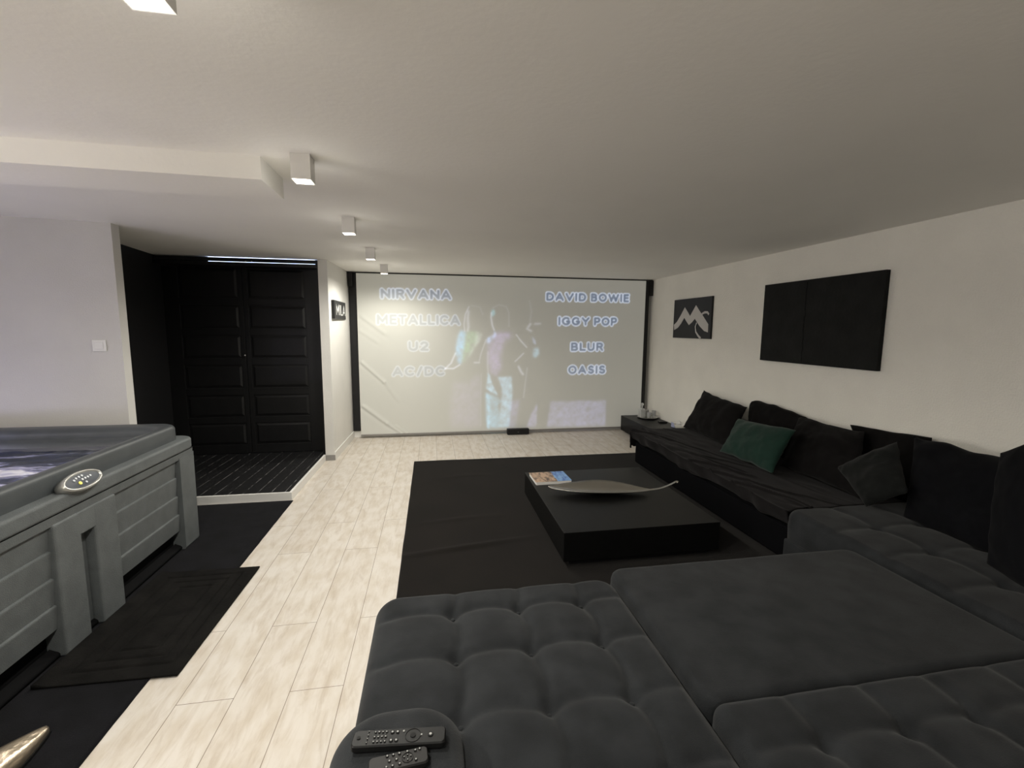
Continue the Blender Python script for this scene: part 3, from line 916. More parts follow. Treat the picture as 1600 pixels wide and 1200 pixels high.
# recessed black body behind the panels
bm = bmesh.new()
loft(bm, [rr(.085, .085, .05, .008), rr(.085, .085, .05, .66)], cap0=True, cap1=True)
link('body', bm, M['rubber_black'], tub)
bm = bmesh.new()
loft(bm, [rr(.04, .04, .06, .010), rr(.032, .032, .06, .015), rr(.032, .032, .06, .026), rr(.04, .04, .06, .034), rr(.075, .075, .06, .05)], cap0=True)
link('base_rail', bm, M['rubber_black'], tub, smooth=True)


def slat_panel(along, a0, a1, face, sgn):
    """boards between a0 and a1; face is the plane coordinate, sgn the outward side"""
    bm = bmesh.new()
    zs = [0.150, 0.270, 0.400, 0.530, 0.648]
    for z0, z1 in zip(zs[:-1], zs[1:]):
        # each board leans out a little at its bottom; thin shadow gap above
        P_ = [(-0.010, z0 + 0.0005), (-0.05, z0 + 0.0005), (-0.05, z1), (-0.012, z1), (-0.001, z1 - 0.004), (0.000, z1 - 0.010)]
        ends = []
        for a in (a0, a1):
            ends.append([bm.verts.new((face + sgn * d, a, z) if along == 'y' else (a, face + sgn * d, z)) for d, z in P_])
        n = len(P_)
        bm.faces.new(ends[0]); bm.faces.new(ends[1][::-1])
        for i in range(n):
            bm.faces.new((ends[0][i], ends[0][(i + 1) % n], ends[1][(i + 1) % n], ends[1][i]))
    return bm


link('side_panel', slat_panel('y', 2.712, 3.345, -1.722, 1), M['tub'], tub)
link('side_panel', slat_panel('y', 1.68, 2.298, -1.722, 1), M['tub'], tub)
link('side_panel', slat_panel('x', -3.55, -1.95, TY1 - 0.022, 1), M['tub'], tub)
link('side_panel', slat_panel('x', -3.55, -1.95, TY0 + 0.022, -1), M['tub'], tub)


def corner_post(sx, sy):
    cx = TX1 if sx > 0 else TX0
    cy = TY1 if sy > 0 else TY0
    bm = bmesh.new()
    L1, th, r = 0.235, 0.12, 0.06
    def ring(z, out):
        pts = [(0 - out, -L1), (0 - out, -r)]
        for k in range(1, 7):
            a = math.radians(90 * k / 7)
            pts.append((-out - r + r * math.cos(a), -out - r + r * math.sin(a)))
        pts += [(-r, 0 - out), (-L1, 0 - out), (-L1, -th), (-th, -th), (-th, -L1)]
        return [(cx + sx * px, cy + sy * py, z) for px, py in pts]
    loft(bm, [ring(0.008, 0.012), ring(0.02, 0.006), ring(0.60, 0.004), ring(0.655, 0.004)], cap0=True, cap1=True)
    return bm


for sx, sy in ((1, 1), (1, -1), (-1, 1), (-1, -1)):
    link('corner_post', corner_post(sx, sy), M['tub'], tub)
# centre post with its slot
bm = bmesh.new()
box(bm, -1.79, -1.700, 2.300, 2.458, 0.008, 0.650, bev=0.010, seg=3)
box(bm, -1.79, -1.700, 2.548, 2.715, 0.008, 0.650, bev=0.010, seg=3)
box(bm, -1.79, -1.7005, 2.440, 2.595, 0.535, 0.650, bev=0.006)
box(bm, -1.79, -1.752, 2.44, 2.60, 0.008, 0.54)
link('centre_post', bm, M['tub'], tub)
# frame band between lip and panels
bm = bmesh.new()
loft(bm, [rr(.05, .05, .06, .640), rr(.014, .014, .06, .640), rr(.009, .009, .06, .644), rr(.004, .004, .07, .688)])
link('frame_band', bm, M['tub'], tub)
# water, foaming
bm = bmesh.new()
nx, ny = 90, 90
x0, x1, y0, y1 = TX0 + .205, TX1 - .185, TY0 + .265, TY1 - .265
g = [[bm.verts.new((x0 + (x1 - x0) * i / nx, y0 + (y1 - y0) * j / ny,
      0.745 + 0.010 * nz(i * 0.13, j * 0.22) + 0.005 * nz(i * 0.4, j * 0.5, 3))) for i in range(nx + 1)] for j in range(ny + 1)]
for j in range(ny):
    for i in range(nx):
        bm.faces.new((g[j][i], g[j][i + 1], g[j + 1][i + 1], g[j + 1][i]))
wt = link('water', bm, M['water'], tub, smooth=True, label='foaming violet-lit water')
# waterline lights of the tub (violet), inside the far and left walls
for (x, y) in ((-2.95, 3.26), (-3.50, 2.5), (-2.9, 1.78), (-2.2, 1.78)):
    bm = bmesh.new()
    cyl(bm, (x, y, 0.785), (0, 1, 0) if y > 3 or y < 2 else (1, 0, 0), 0.012, 0.01)
    lp = link('waterline_lamp', bm, M['btn_white'], tub)
    ld = bpy.data.lights.new('waterline_glow', 'POINT'); ld.energy = 2.3; ld.color = (0.62, 0.60, 1.0); ld.shadow_soft_size = 0.02
    lo = bpy.data.objects.new('waterline_glow', ld); COL.objects.link(lo); lo.parent = tub
    lo.location = Vector((x + (0.04 if x < -3.4 else 0), y + (-0.04 if y > 3 else 0.04 if y < 2 else 0), 0.83)) - Vector(tub.location)
# oval control panel
C = Vector((-1.708, 2.505, 0.792))
nrm = Vector((0.82, 0.0, 0.57)).normalized()
ax_y = Vector((0, 1, 0)); ax_v = nrm.cross(ax_y).normalized()
if ax_v.z < 0: ax_v = -ax_v
def oval(a, b, d, n=40):
    return [tuple(C + ax_y * a * math.cos(2 * math.pi * k / n) + ax_v * b * math.sin(2 * math.pi * k / n) + nrm * d) for k in range(n)]
bm = bmesh.new()
loft(bm, [oval(.128, .052, -.030), oval(.126, .050, 0.004), oval(.120, .045, .012), oval(.112, .039, .012), oval(.106, .034, .006)], cap0=True)
cp = link('control_panel', bm, M['ring'], tub, smooth=True, label='oval silver-edged control panel')
bm = bmesh.new()
loft(bm, [oval(.109, .036, .0065), oval(.02, .008, .0085)], cap1=True)
link('panel_display', bm, M['panel_face'], cp, smooth=False)
for a, b_, mm in ((-.030, -.010, 'btn_yellow'), (-.05, .012, 'btn_white'), (-.032, .018, 'btn_white'), (-.012, .020, 'btn_white'), (.008, .021, 'btn_white'), (-.005, .003, 'btn_white'), (.014, .004, 'btn_white'), (.032, .004, 'btn_white'), (.050, .006, 'btn_white'), (.004, -.016, 'btn_white')):
    bm = bmesh.new()
    c = C + ax_y * a + ax_v * b_ + nrm * 0.009
    cyl(bm, c, nrm, 0.0055 if mm == 'btn_white' else 0.008, 0.004, 12)
    link('panel_button', bm, M[mm], cp, label='yellow button' if mm == 'btn_yellow' else None)

# ------------------------------------------------------------------ coffee table and its things
ct = thing('coffee_table', (1.37, 3.32, 0.010), 'low square black lacquered coffee table on the dark rug', 'coffee table')
link('table_top', boxes((0.818, 1.925, 2.69, 3.955, 0.055, 0.250), bev=0.003), M['black_lacquer'], ct)
link('plinth', boxes((0.87, 1.87, 2.74, 3.90, 0.010, 0.056)), M['black_metal'], ct)

bk = thing('book', (0.995, 3.725, 0.250), 'large softcover photo book with tan and blue cover on the coffee table corner', 'book')
bm = boxes((0.842, 1.148, 3.600, 3.852, 0.2505, 0.2755), bev=0.001)
link('pages', bm, M['paper'], bk)
bm = boxes((0.838, 1.152, 3.600, 3.855, 0.2755, 0.2772))
link('cover', bm, M['book'], bk)
for o in bk.children: pass
bk.rotation_euler.z = 0.02

# silver leaf-shaped dish
dish = thing('leaf_dish', (1.37, 3.33, 0.250), 'long silver leaf-shaped dish with curled stem on the coffee table', 'dish')
A = Vector((0.900, 3.42, 0)); B = Vector((1.90, 3.225, 0))
dirv = (B - A).normalized(); side = Vector((-dirv.y, dirv.x, 0))
bm = bmesh.new()
N1, N2 = 60, 14
rows = []
for i in range(N1 + 1):
    t = i / N1
    body = t / 0.80
    if t < 0.80:
        wv = 0.012 + 0.125 * math.sin(math.pi * min(1, body) ** 0.95) ** 0.9
    else:
        wv = 0.012
    wv = max(wv, 0.010 if t > 0.02 else 0.002)
    zc = 0.256 + 0.045 * abs((t - 0.45) / 0.45) ** 2.2 + (0.035 * max(0, (t - 0.86) / 0.14) ** 1.5)
    depth = 0.042 * (math.sin(math.pi * min(1, body)) if t < .8 else 0)
    c = A.lerp(B, t) + side * 0.02 * math.sin(math.pi * t * 1.0)
    row = []
    for j in range(N2 + 1):
        s = -1 + 2 * j / N2
        back = 0.012 * math.exp(-((t - 0.5) / 0.22) ** 2) * max(0, s)
        p = c + side * wv * s
        row.append((p.x, p.y, zc + depth * abs(s) ** 1.8 + back))
    rows.append(row)
th = 0.004
top = [[bm.verts.new(p) for p in r] for r in rows]
bot = [[bm.verts.new((p[0], p[1], p[2] - th)) for p in r] for r in rows]
for i in range(N1):
    for j in range(N2):
        bm.faces.new((top[i][j], top[i + 1][j], top[i + 1][j + 1], top[i][j + 1]))
        bm.faces.new((bot[i][j], bot[i][j + 1], bot[i + 1][j + 1], bot[i + 1][j]))
    for j in (0, N2):
        bm.faces.new((top[i][j], bot[i][j], bot[i + 1][j], top[i + 1][j]))
for i in (0, N1):
    for j in range(N2):
        bm.faces.new((top[i][j], top[i][j + 1], bot[i][j + 1], bot[i][j]))
link('leaf_bowl', bm, M['silver'], dish, smooth=True)
bm = bmesh.new()
bmesh.ops.create_uvsphere(bm, u_segments=14, v_segments=8, radius=0.012, matrix=Matrix.Translation((1.905, 3.225, 0.350)))
link('stem_knob', bm, M['silver'], dish, smooth=True)

# ------------------------------------------------------------------ low black table in the far corner
st = thing('corner_table', (3.07, 5.95, 0), 'low black table in the far right corner carrying glassware', 'table')
link('table_top', boxes((2.828, 3.295, 5.22, 6.47, 0.03, 0.250), bev=0.003), M['black_lacquer'], st)
link('plinth', boxes((2.88, 3.28, 5.28, 6.42, 0.0, 0.03)), M['black_metal'], st)
# tray
tray = thing('round_tray', (3.14, 6.22, 0.25), 'round black tray with silver rim on the low corner table', 'tray')
bm = bmesh.new(); lathe(bm, (3.14, 6.22, 0.25), [(0.12, 0.001), (0.146, 0.010), (0.148, 0.018), (0.143, 0.018), (0.120, 0.008), (0.001, 0.007)], 36)
link('tray_plate', bm, M['black_metal'], tray, smooth=True)
bm = bmesh.new(); lathe(bm, (3.14, 6.22, 0.268), [(0.148, 0), (0.150, 0.003), (0.145, 0.003), (0.143, 0)], 36)
link('tray_rim', bm, M['chrome'], tray, smooth=True)
# decanter
dc = thing('glass_decanter', (3.065, 6.26, 0.2575), 'square clear glass decanter with round stopper on the black tray', 'decanter')
bm = bmesh.new()
cx, cy, z = 3.065, 6.26, 0.2575
def sq(h, r, zz): return rring(cx - h, cx + h, cy - h, cy + h, r, z + zz, 4)
loft(bm, [sq(.038, .01, 0), sq(.042, .012, .006), sq(.042, .012, .115), sq(.034, .014, .128), sq(.014, .012, .138), sq(.012, .011, .162), sq(.017, .014, .168),
          sq(.013, .011, .166), sq(.009, .008, .158), sq(.009, .008, .136), sq(.030, .012, .122), sq(.037, .010, .112), sq(.037, .010, .012)], cap0=True, cap1=True)
link('decanter_body', bm, M['glass'], dc, smooth=False)
bm = bmesh.new(); bmesh.ops.create_uvsphere(bm, u_segments=16, v_segments=12, radius=0.024, matrix=Matrix.Translation((cx, cy, z + 0.192)))
link('stopper', bm, M['glass'], dc, smooth=True)
# tumblers
def tumbler(first, x, y, lab, h=0.085, r=0.034):
    t = thing('glass_tumbler', (x, y, 0.2575), lab, 'glass', 'tumblers on the black tray')
    bm = bmesh.new(); lathe(bm, (x, y, 0.2575), [(r * .8, 0), (r, h), (r - .003, h), (r * .8 - .003, 0.008), (0.001, 0.008)], 20)
    link('glass_wall', bm, M['glass'], t, smooth=True)
tumbler(None, 3.13, 6.155, 'short clear tumbler at the front of the black tray')
tumbler(None, 3.205, 6.165, 'clear tumbler on the tray nearest the right wall', 0.11, 0.032)
tumbler(None, 3.16, 6.30, 'clear tumbler at the back of the tray beside the decanter', 0.10, 0.033)
# small remote
rm = thing('remote_control', (3.19, 5.86, 0.25), 'small black remote lying beside the round tray', 'remote control')
link('remote_body', boxes((3.13, 3.25, 5.835, 5.895, 0.2502, 0.268), bev=0.004), M['remote'], rm)
link('power_key', boxes((3.14, 3.15, 5.86, 5.87, 0.268, 0.270)), M['key_mark'], rm)
# lavender box
bx = thing('card_box', (3.225, 5.56, 0.25), 'small lavender card box standing beside the white bowl', 'box')
link('box_body', boxes((3.175, 3.275, 5.525, 5.61, 0.2502, 0.315), bev=0.002), M['blue_box'], bx)
link('box_lid', boxes((3.173, 3.277, 5.523, 5.612, 0.315, 0.320)), M['paper'], bx)
# white bowl with tissues
bw = thing('white_bowl', (3.195, 5.38, 0.25), 'round white ceramic bowl on the near end of the corner table', 'bowl')
bm = bmesh.new(); lathe(bm, (3.195, 5.38, 0.25), [(0.035, 0.0), (0.04, 0.006), (0.078, 0.030), (0.098, 0.076), (0.094, 0.078), (0.074, 0.034), (0.036, 0.012), (0.001, 0.010)], 32)
link('bowl_wall', bm, M['bowl'], bw, smooth=True)
for k, (dx, dy, sz, lab) in enumerate(((-0.02, 0.03, 0.036, 'crumpled white tissue sticking up at the far side of the bowl'), (0.025, -0.015, 0.030, 'crumpled white tissue low at the near side of the bowl'))):
    bm = bmesh.new()
    bmesh.ops.create_icosphere(bm, subdivisions=3, radius=sz)
    for v in bm.verts:
        n_ = nz(v.co.x * 60 + k * 9, v.co.y * 60, v.co.z * 60)
        v.co *= 1 + 0.55 * n_
        v.co.z *= 1.35 if k == 0 else 0.9
        v.co += Vector((3.195 + dx, 5.38 + dy, 0.25 + 0.068))
    tag(link('crumpled_tissue', bm, M['tissue'], origin=(3.195 + dx, 5.38 + dy, 0.28), smooth=False), lab, 'tissue', 'tissues in the white bowl')


# ------------------------------------------------------------------ soft furniture
def cushion_block(name, x0, x1, y0, y1, ztop, zbot, m, parent, redge=0.045, rcorner=0.07, hfn=None, nx=80, ny=80, bulge=0.01, label=None):
    """upholstered block: rounded plan, rolled top edge, optional height function h(x,y)"""
    bm = bmesh.new()
    cx, cy = (x0 + x1) / 2, (y0 + y1) / 2
    hx, hy = (x1 - x0) / 2, (y1 - y0) / 2
    def ease(n):      # denser near the edges
        ts = [-1 + 2 * i / n for i in range(n + 1)]
        return [math.copysign(1 - (1 - abs(t)) ** 1.35, t) for t in ts]
    us, vs = ease(nx), ease(ny)
    def place(u, v):
        px, py = u * hx, v * hy
        ax, ay = abs(px) - (hx - rcorner), abs(py) - (hy - rcorner)
        if ax > 0 and ay > 0:
            d = math.hypot(ax, ay)
            m_ = max(ax, ay)
            k = m_ / d
            px = math.copysign(hx - rcorner + ax * k, px); py = math.copysign(hy - rcorner + ay * k, py)
        ax, ay = abs(px) - (hx - rcorner), abs(py) - (hy - rcorner)
        if ax > 0 and ay > 0: d = rcorner - math.hypot(ax, ay)
        else: d = min(hx - abs(px), hy - abs(py))
        return px, py, max(0.0, d)
    g = []
    for v in vs:
        row = []
        for u in us:
            px, py, d = place(u, v)
            x, y = cx + px, cy + py
            z = ztop
            if d < redge:
                q = 1 - d / redge
                z -= redge * (1 - math.sqrt(max(0, 1 - q * q)))
            z += bulge * (1 - (px / hx) ** 2) * (1 - (py / hy) ** 2)
            if hfn: z += hfn(x, y) * min(1, d / redge)
            row.append(bm.verts.new((x, y, z)))
        g.append(row)
    for j in range(ny):
        for i in range(nx):
            bm.faces.new((g[j][i], g[j][i + 1], g[j + 1][i + 1], g[j + 1][i]))
    ring = [g[0][i] for i in range(nx + 1)] + [g[j][nx] for j in range(1, ny + 1)] + [g[ny][i] for i in range(nx - 1, -1, -1)] + [g[j][0] for j in range(ny - 1, 0, -1)]
    prev = ring
    n = len(ring)
    for z in (ztop - redge - 0.02, (ztop + zbot) / 2, zbot + 0.01, zbot):
        f = 0.004 if zbot + 0.01 < z < ztop - redge - 0.03 else (-0.006 if z == zbot else 0)
        cur = []
        for v in ring:
            dx, dy = v.co.x - cx, v.co.y - cy
            L_ = math.hypot(dx, dy)
            cur.append(bm.verts.new((v.co.x + dx / L_ * f, v.co.y + dy / L_ * f, z)))
        for i in range(n):
            bm.faces.new((prev[i], cur[i], cur[(i + 1) % n], prev[(i + 1) % n]))
        prev = cur
    bm.faces.new(prev[::-1])
    return link(name, bm, m, parent, smooth=True, label=label)


def tuft(bx, by, amp=0.014, dimple=0.020, wl=0.022, lift=0.012):
    """puffed squares pulled down by buttons at the crossings of bx and by"""
    def h(x, y):
        # warp the seams a little so they arch between the buttons
        fy = ((y - by[0]) / (by[0] - by[1])) % 1.0; fx = ((x - bx[0]) / (bx[1] - bx[0])) % 1.0
        wx = x - 0.020 * math.sin(math.pi * fy) + 0.006 * nz(x * 6, y * 6)
        wy = y - 0.024 * math.sin(math.pi * fx) + 0.006 * nz(x * 5, y * 7, 4)
        dx = min(abs(wx - b) for b in bx)
        dy = min(abs(wy - b) for b in by)
        sx = math.exp(-(dx / wl) ** 2); sy = math.exp(-(dy / wl) ** 2)
        soft = 0.5 * math.exp(-dx / 0.06) + 0.5 * math.exp(-dy / 0.06)
        d2 = min(math.hypot(x - a, y - b) for a in bx for b in by)
        return lift - lift * 1.2 * soft - amp * (0.75 * sx + 0.5 * sy - 0.5 * sx * sy) - dimple * math.exp(-(d2 / 0.028) ** 2) + 0.003 * nz(x * 9, y * 9, 7)
    return h


sofa = thing('sectional_sofa', (1.5, 1.3, 0.0), 'large charcoal velvet sectional sofa with button-tufted seats in the foreground', 'sofa')
# base
link('base', boxes((-0.215, 0.80, 0.45, 1.875, 0.04, 0.235), (0.80, 2.2, 0.45, 1.93, 0.04, 0.215), (2.2, 3.28, 0.45, 2.44, 0.04, 0.235), bev=0.01), M['velvet'], sofa)
for x, y in ((-0.15, 1.82), (0.74, 1.82), (2.27, 2.38), (3.2, 2.38), (-0.15, 0.55), (3.2, 0.55)):
    bm = bmesh.new(); zf = 0.0125 if (x > 2 and y > 2) else 0.0
    cyl(bm, (x, y, 0.023 + zf / 2), (0, 0, 1), 0.025, 0.046 - zf)
    link('foot', bm, M['black_metal'], sofa)
BX = [-0.20, 0.068, 0.336, 0.603]
BY = [1.725, 1.475, 1.215, 0.96, 0.70]
cushion_block('chaise_cushion', -0.242, 0.808, 0.58, 1.905, 0.405, 0.23, M['velvet'], sofa, hfn=tuft(BX[1:], BY), nx=150, ny=180, redge=0.05, rcorner=0.10)
for a in BX[1:]:
    for b in BY[:3]:
        bm = bmesh.new()
        bmesh.ops.create_uvsphere(bm, u_segments=12, v_segments=8, radius=0.009, matrix=Matrix.Translation((a, b, 0.3825)) @ Matrix.Diagonal((1, 1, 0.5, 1)))
        link('tuft_button', bm, M['velvet'], sofa, smooth=True)
cushion_block('extension_cushion', 0.822, 2.195, 1.158, 1.985, 0.402, 0.21, M['velvet'], sofa, nx=70, ny=60, redge=0.035, rcorner=0.07, bulge=0.012,
              hfn=lambda x, y: 0.004 * nz(x * 3, y * 3), label='plain smooth pull-out seat')
CX = [1.05, 1.315, 1.56, 1.83, 2.10, 2.37, 2.64]
cushion_block('seat_cushion', 0.815, 2.87, 0.55, 1.148, 0.425, 0.23, M['velvet'], sofa, nx=190, ny=80, redge=0.04, rcorner=0.05, hfn=tuft(CX, [0.955, 0.70], amp=0.012))
cushion_block('corner_cushion', 2.215, 3.27, 1.155, 2.475, 0.410, 0.22, M['velvet'], sofa, nx=110, ny=120, redge=0.045, rcorner=0.08, hfn=tuft([2.53, 2.83, 3.13], [2.12, 1.82, 1.52], amp=0.008, dimple=0.02))
# back rest along the near side (below the frame) and along the right wall
cushion_block('backrest', 0.10, 2.60, 0.22, 0.545, 0.70, 0.10, M['velvet'], sofa, nx=80, ny=30, redge=0.06, rcorner=0.06, label='near backrest')
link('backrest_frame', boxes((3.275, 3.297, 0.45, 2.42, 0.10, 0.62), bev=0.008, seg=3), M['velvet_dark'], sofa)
# armrest at the near left
cushion_block('armrest', -0.228, 0.060, 0.42, 1.030, 0.660, 0.23, M['velvet'], sofa, nx=50, ny=90, redge=0.050, rcorner=0.115, bulge=0.004, hfn=lambda x, y: 0.003 * nz(x * 8, y * 8), label='rounded velvet armrest')


def pillow(name, corners, th, m, parent=None, label=None, cat=None, seed=0, n=34, pinch=0.06, wr=0.008, rc=0.0, sag=0.0):
    """soft cushion from its four face corners (bottom-left, bottom-right, top-right, top-left) and a thickness"""
    bl, br, tr, tl = [Vector(c) for c in corners]
    nrm = ((br - bl).cross(tl - bl)).normalized()
    w_ = (br - bl).length; h_ = (tl - bl).length
    bm = bmesh.new()
    def P_(u, v, s):
        # concave sides, pointed corners
        uu, vv = 2 * u - 1, 2 * v - 1
        k = pinch * (1 - vv * vv); kv = pinch * (1 - uu * uu)
        rk = 1 - rc * (abs(uu) * abs(vv)) ** 5
        u2 = 0.5 + uu * (1 - k) * rk / 2; v2 = 0.5 + vv * (1 - kv) * rk / 2
        p = (bl * (1 - u2) + br * u2) * (1 - v2) + (tl * (1 - u2) + tr * u2) * v2
        prof = max(0.0, (1 - abs(uu) ** 2.6)) ** 0.55 * max(0.0, (1 - abs(vv) ** 2.6)) ** 0.55
        d = th / 2 * prof
        wob = wr * (nz(u * w_ * 9 + seed * 7, v * h_ * 9, s * 3) + 0.5 * nz(u * w_ * 25 + seed, v * h_ * 25, s))
        cr = wr * 0.8 * math.sin((uu * vv) * 14 + seed) * (abs(uu * vv)) * prof ** 0.3
        edge = Vector((0, 0, 1)) * (wr * 1.2 * nz(u * w_ * 7 + seed * 3, 5 + v * h_ * 7) - sag * (1 - uu * uu) * v)
        return p + nrm * (s * d + (wob + cr) * min(1, prof * 3)) + edge
    f = [[bm.verts.new(P_(i / n, j / n, 1)) for i in range(n + 1)] for j in range(n + 1)]
    b = [[f[j][i] if i in (0, n) or j in (0, n) else bm.verts.new(P_(i / n, j / n, -1)) for i in range(n + 1)] for j in range(n + 1)]
    for j in range(n):
        for i in range(n):
            bm.faces.new((f[j][i], f[j][i + 1], f[j + 1][i + 1], f[j + 1][i]))
            bm.faces.new((b[j][i], b[j + 1][i], b[j + 1][i + 1], b[j][i + 1]))
    c = (bl + br) / 2
    if parent is not None:
        return link(name, bm, m, parent, smooth=True, label=label)
    o = link(name, bm, m, origin=(c.x, c.y, c.z), smooth=True)
    return tag(o, label, cat)


# loose back cushions of the grey sofa
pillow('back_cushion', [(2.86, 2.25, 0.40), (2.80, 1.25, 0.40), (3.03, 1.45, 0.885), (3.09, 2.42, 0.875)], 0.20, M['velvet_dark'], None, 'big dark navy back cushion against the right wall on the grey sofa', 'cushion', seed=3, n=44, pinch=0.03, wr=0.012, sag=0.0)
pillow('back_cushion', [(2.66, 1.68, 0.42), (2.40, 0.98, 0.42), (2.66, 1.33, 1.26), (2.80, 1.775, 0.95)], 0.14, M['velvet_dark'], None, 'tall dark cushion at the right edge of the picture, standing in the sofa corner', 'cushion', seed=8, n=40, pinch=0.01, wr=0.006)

# black sofa with its throw
bs = thing('daybed_sofa', (2.78, 3.68, 0.0), 'long black daybed sofa along the right wall under a black throw', 'sofa')
link('sofa_base', boxes((2.296, 3.24, 2.51, 4.825, 0.03, 0.262), bev=0.015), M['sofa_black'], bs)
link('mattress', boxes((2.296, 3.24, 2.50, 4.825, 0.26, 0.385), bev=0.03, seg=4), M['sofa_black'], bs)
link('backrest', boxes((3.280, 3.298, 2.51, 4.82, 0.10, 0.60), bev=0.012, seg=3), M['cush_black'], bs)
for x, y in ((2.36, 2.60), (2.36, 4.74), (3.22, 2.60), (3.22, 4.74)):
    bm = bmesh.new(); cyl(bm, (x, y, 0.0215), (0, 0, 1), 0.025, 0.020)
    link('foot', bm, M['black_metal'], bs)

bm = bmesh.new()
NXt, NYt = 150, 230
# cloth parameters: a runs from wall to front edge and down, b runs along the sofa and down its far end
grid = []
for j in range(NYt + 1):
    b = j / NYt * (2.38 + 0.20)      # from y=2.48
    row = []
    hem = 0.115 + 0.035 * nz((b + 2) * 1.7, 31) + 0.015 * nz(b * 7, 33)
    for i in range(NXt + 1):
        a = i / NXt * (0.885 + hem)  # from x=3.14
        over_x = max(0.0, a - 0.875); over_y = max(0.0, b - 2.36)
        x = 3.14 - min(a, 0.875); y = 2.482 + min(b, 2.36)
        z = 0.402 + 0.010 * nz(x * 3, y * 2)
        # wrinkles on the seat, running diagonally near the front
        fx = (a - 0.45) / 0.45
        wv = 0
        if a < 0.9:
            wv = 0.010 * max(0, fx) * abs(nz(x * 7 + y * 3.0, y * 2.2 - x * 2, 2)) * 2 + 0.006 * nz(x * 12, y * 5, 9)
            cr = nz(y * 2.2 + x * 6, x * 2, 5)
            wv += 0.018 * math.exp(-(cr / 0.05) ** 2) * max(0, fx + 0.3) + 0.012 * math.exp(-((a - 0.76 - 0.05 * nz(y * 1.9, 4)) / 0.02) ** 2) * (0.6 + nz(y * 3, 14))
        z += wv
        drop = 0.0
        drop = max(over_x, over_y) + 0.15 * min(over_x, over_y)
        r = 0.035
        if drop > 0:
            z -= max(0.0, drop - 0.02) if drop > 0.04 else drop * drop / 0.08
        # rounded shoulder before the drop
        sh = max(0.0, 1 - abs(a - 0.875) / 0.07)
        z -= 0.012 * sh * sh
        # skirt folds
        if over_x > 0:
            f = min(1, over_x / 0.15)
            x += -0.016 + min(1.0, over_x / 0.12) * 0.012 + f * (0.004 - 0.014 * math.sin(y * 22 + 3.5 * nz(y * 2, 3)) * max(0.1, 0.5 + nz(y * 1.7, 8)) + 0.010 * nz(y * 9, z * 6))
            x -= 0.008 * nz(y * 1.3, 11) + 0.03 * math.sin(math.pi * min(1, over_x / 0.12)) * max(0, 0.3 + nz(y * 4, 2))
        if over_y > 0:
            f = min(1, over_y / 0.15)
            y += 0.012 + f * (0.012 + 0.016 * math.sin(x * 24 + 1.0))
        z = max(z, 0.016 + 0.004 * nz(x * 20, y * 20))
        row.append(bm.verts.new((x, y, z)))
    grid.append(row)
for j in range(NYt):
    for i in range(NXt):
        bm.faces.new((grid[j][i], grid[j][i + 1], grid[j + 1][i + 1], grid[j + 1][i]))
tr_ = link('throw_blanket', bm, M['throw'], origin=(2.7, 3.7, 0.40), smooth=True)
tag(tr_, 'wrinkled black throw draped over the seat of the daybed sofa, hanging over its front edge', 'throw')
md = tr_.modifiers.new('thickness', 'SOLIDIFY'); md.thickness = 0.006; md.offset = 1.0

pillow('scatter_cushion', [(2.90, 4.85, 0.415), (2.82, 3.88, 0.415), (3.17, 4.12, 0.775), (3.22, 4.97, 0.83)], 0.17, M['cush_black'], None, 'big black cushion at the far end of the daybed sofa', 'cushion', seed=1, pinch=0.07, wr=0.012)
pillow('scatter_cushion', [(3.18, 4.10, 0.42), (3.18, 3.30, 0.42), (3.235, 3.36, 0.80), (3.235, 4.19, 0.86)], 0.11, M['cush_black'], None, 'black cushion behind the green one, propped against the wall', 'cushion', seed=2, pinch=0.0, wr=0.014, rc=0.14)
pillow('scatter_cushion', [(2.66, 3.80, 0.415), (2.58, 3.02, 0.45), (2.83, 3.10, 0.775), (2.92, 3.92, 0.70)], 0.14, M['cush_green'], None, 'dark green cushion leaning in the middle of the daybed sofa', 'cushion', seed=5, pinch=0.06, wr=0.009)
pillow('scatter_cushion', [(2.87, 3.28, 0.42), (2.83, 2.50, 0.43), (3.19, 2.85, 0.80), (3.21, 3.50, 0.80)], 0.17, M['cush_black'], None, 'black cushion between the green cushion and the charcoal one', 'cushion', seed=6, pinch=0.05, wr=0.013)
pillow('scatter_cushion', [(3.235, 2.85, 0.46), (3.235, 2.40, 0.46), (3.262, 2.44, 0.855), (3.268, 3.05, 0.81)], 0.06, M['cush_black'], None, 'black cushion against the wall behind the charcoal one', 'cushion', seed=7, pinch=0.02, wr=0.010)
pillow('scatter_cushion', [(2.72, 2.37, 0.435), (2.77, 2.17, 0.60), (3.00, 2.45, 0.835), (2.88, 2.76, 0.57)], 0.13, M['cush_char'], None, 'small tilted charcoal cushion where the two sofas meet', 'cushion', seed=9, pinch=0.04, wr=0.010)


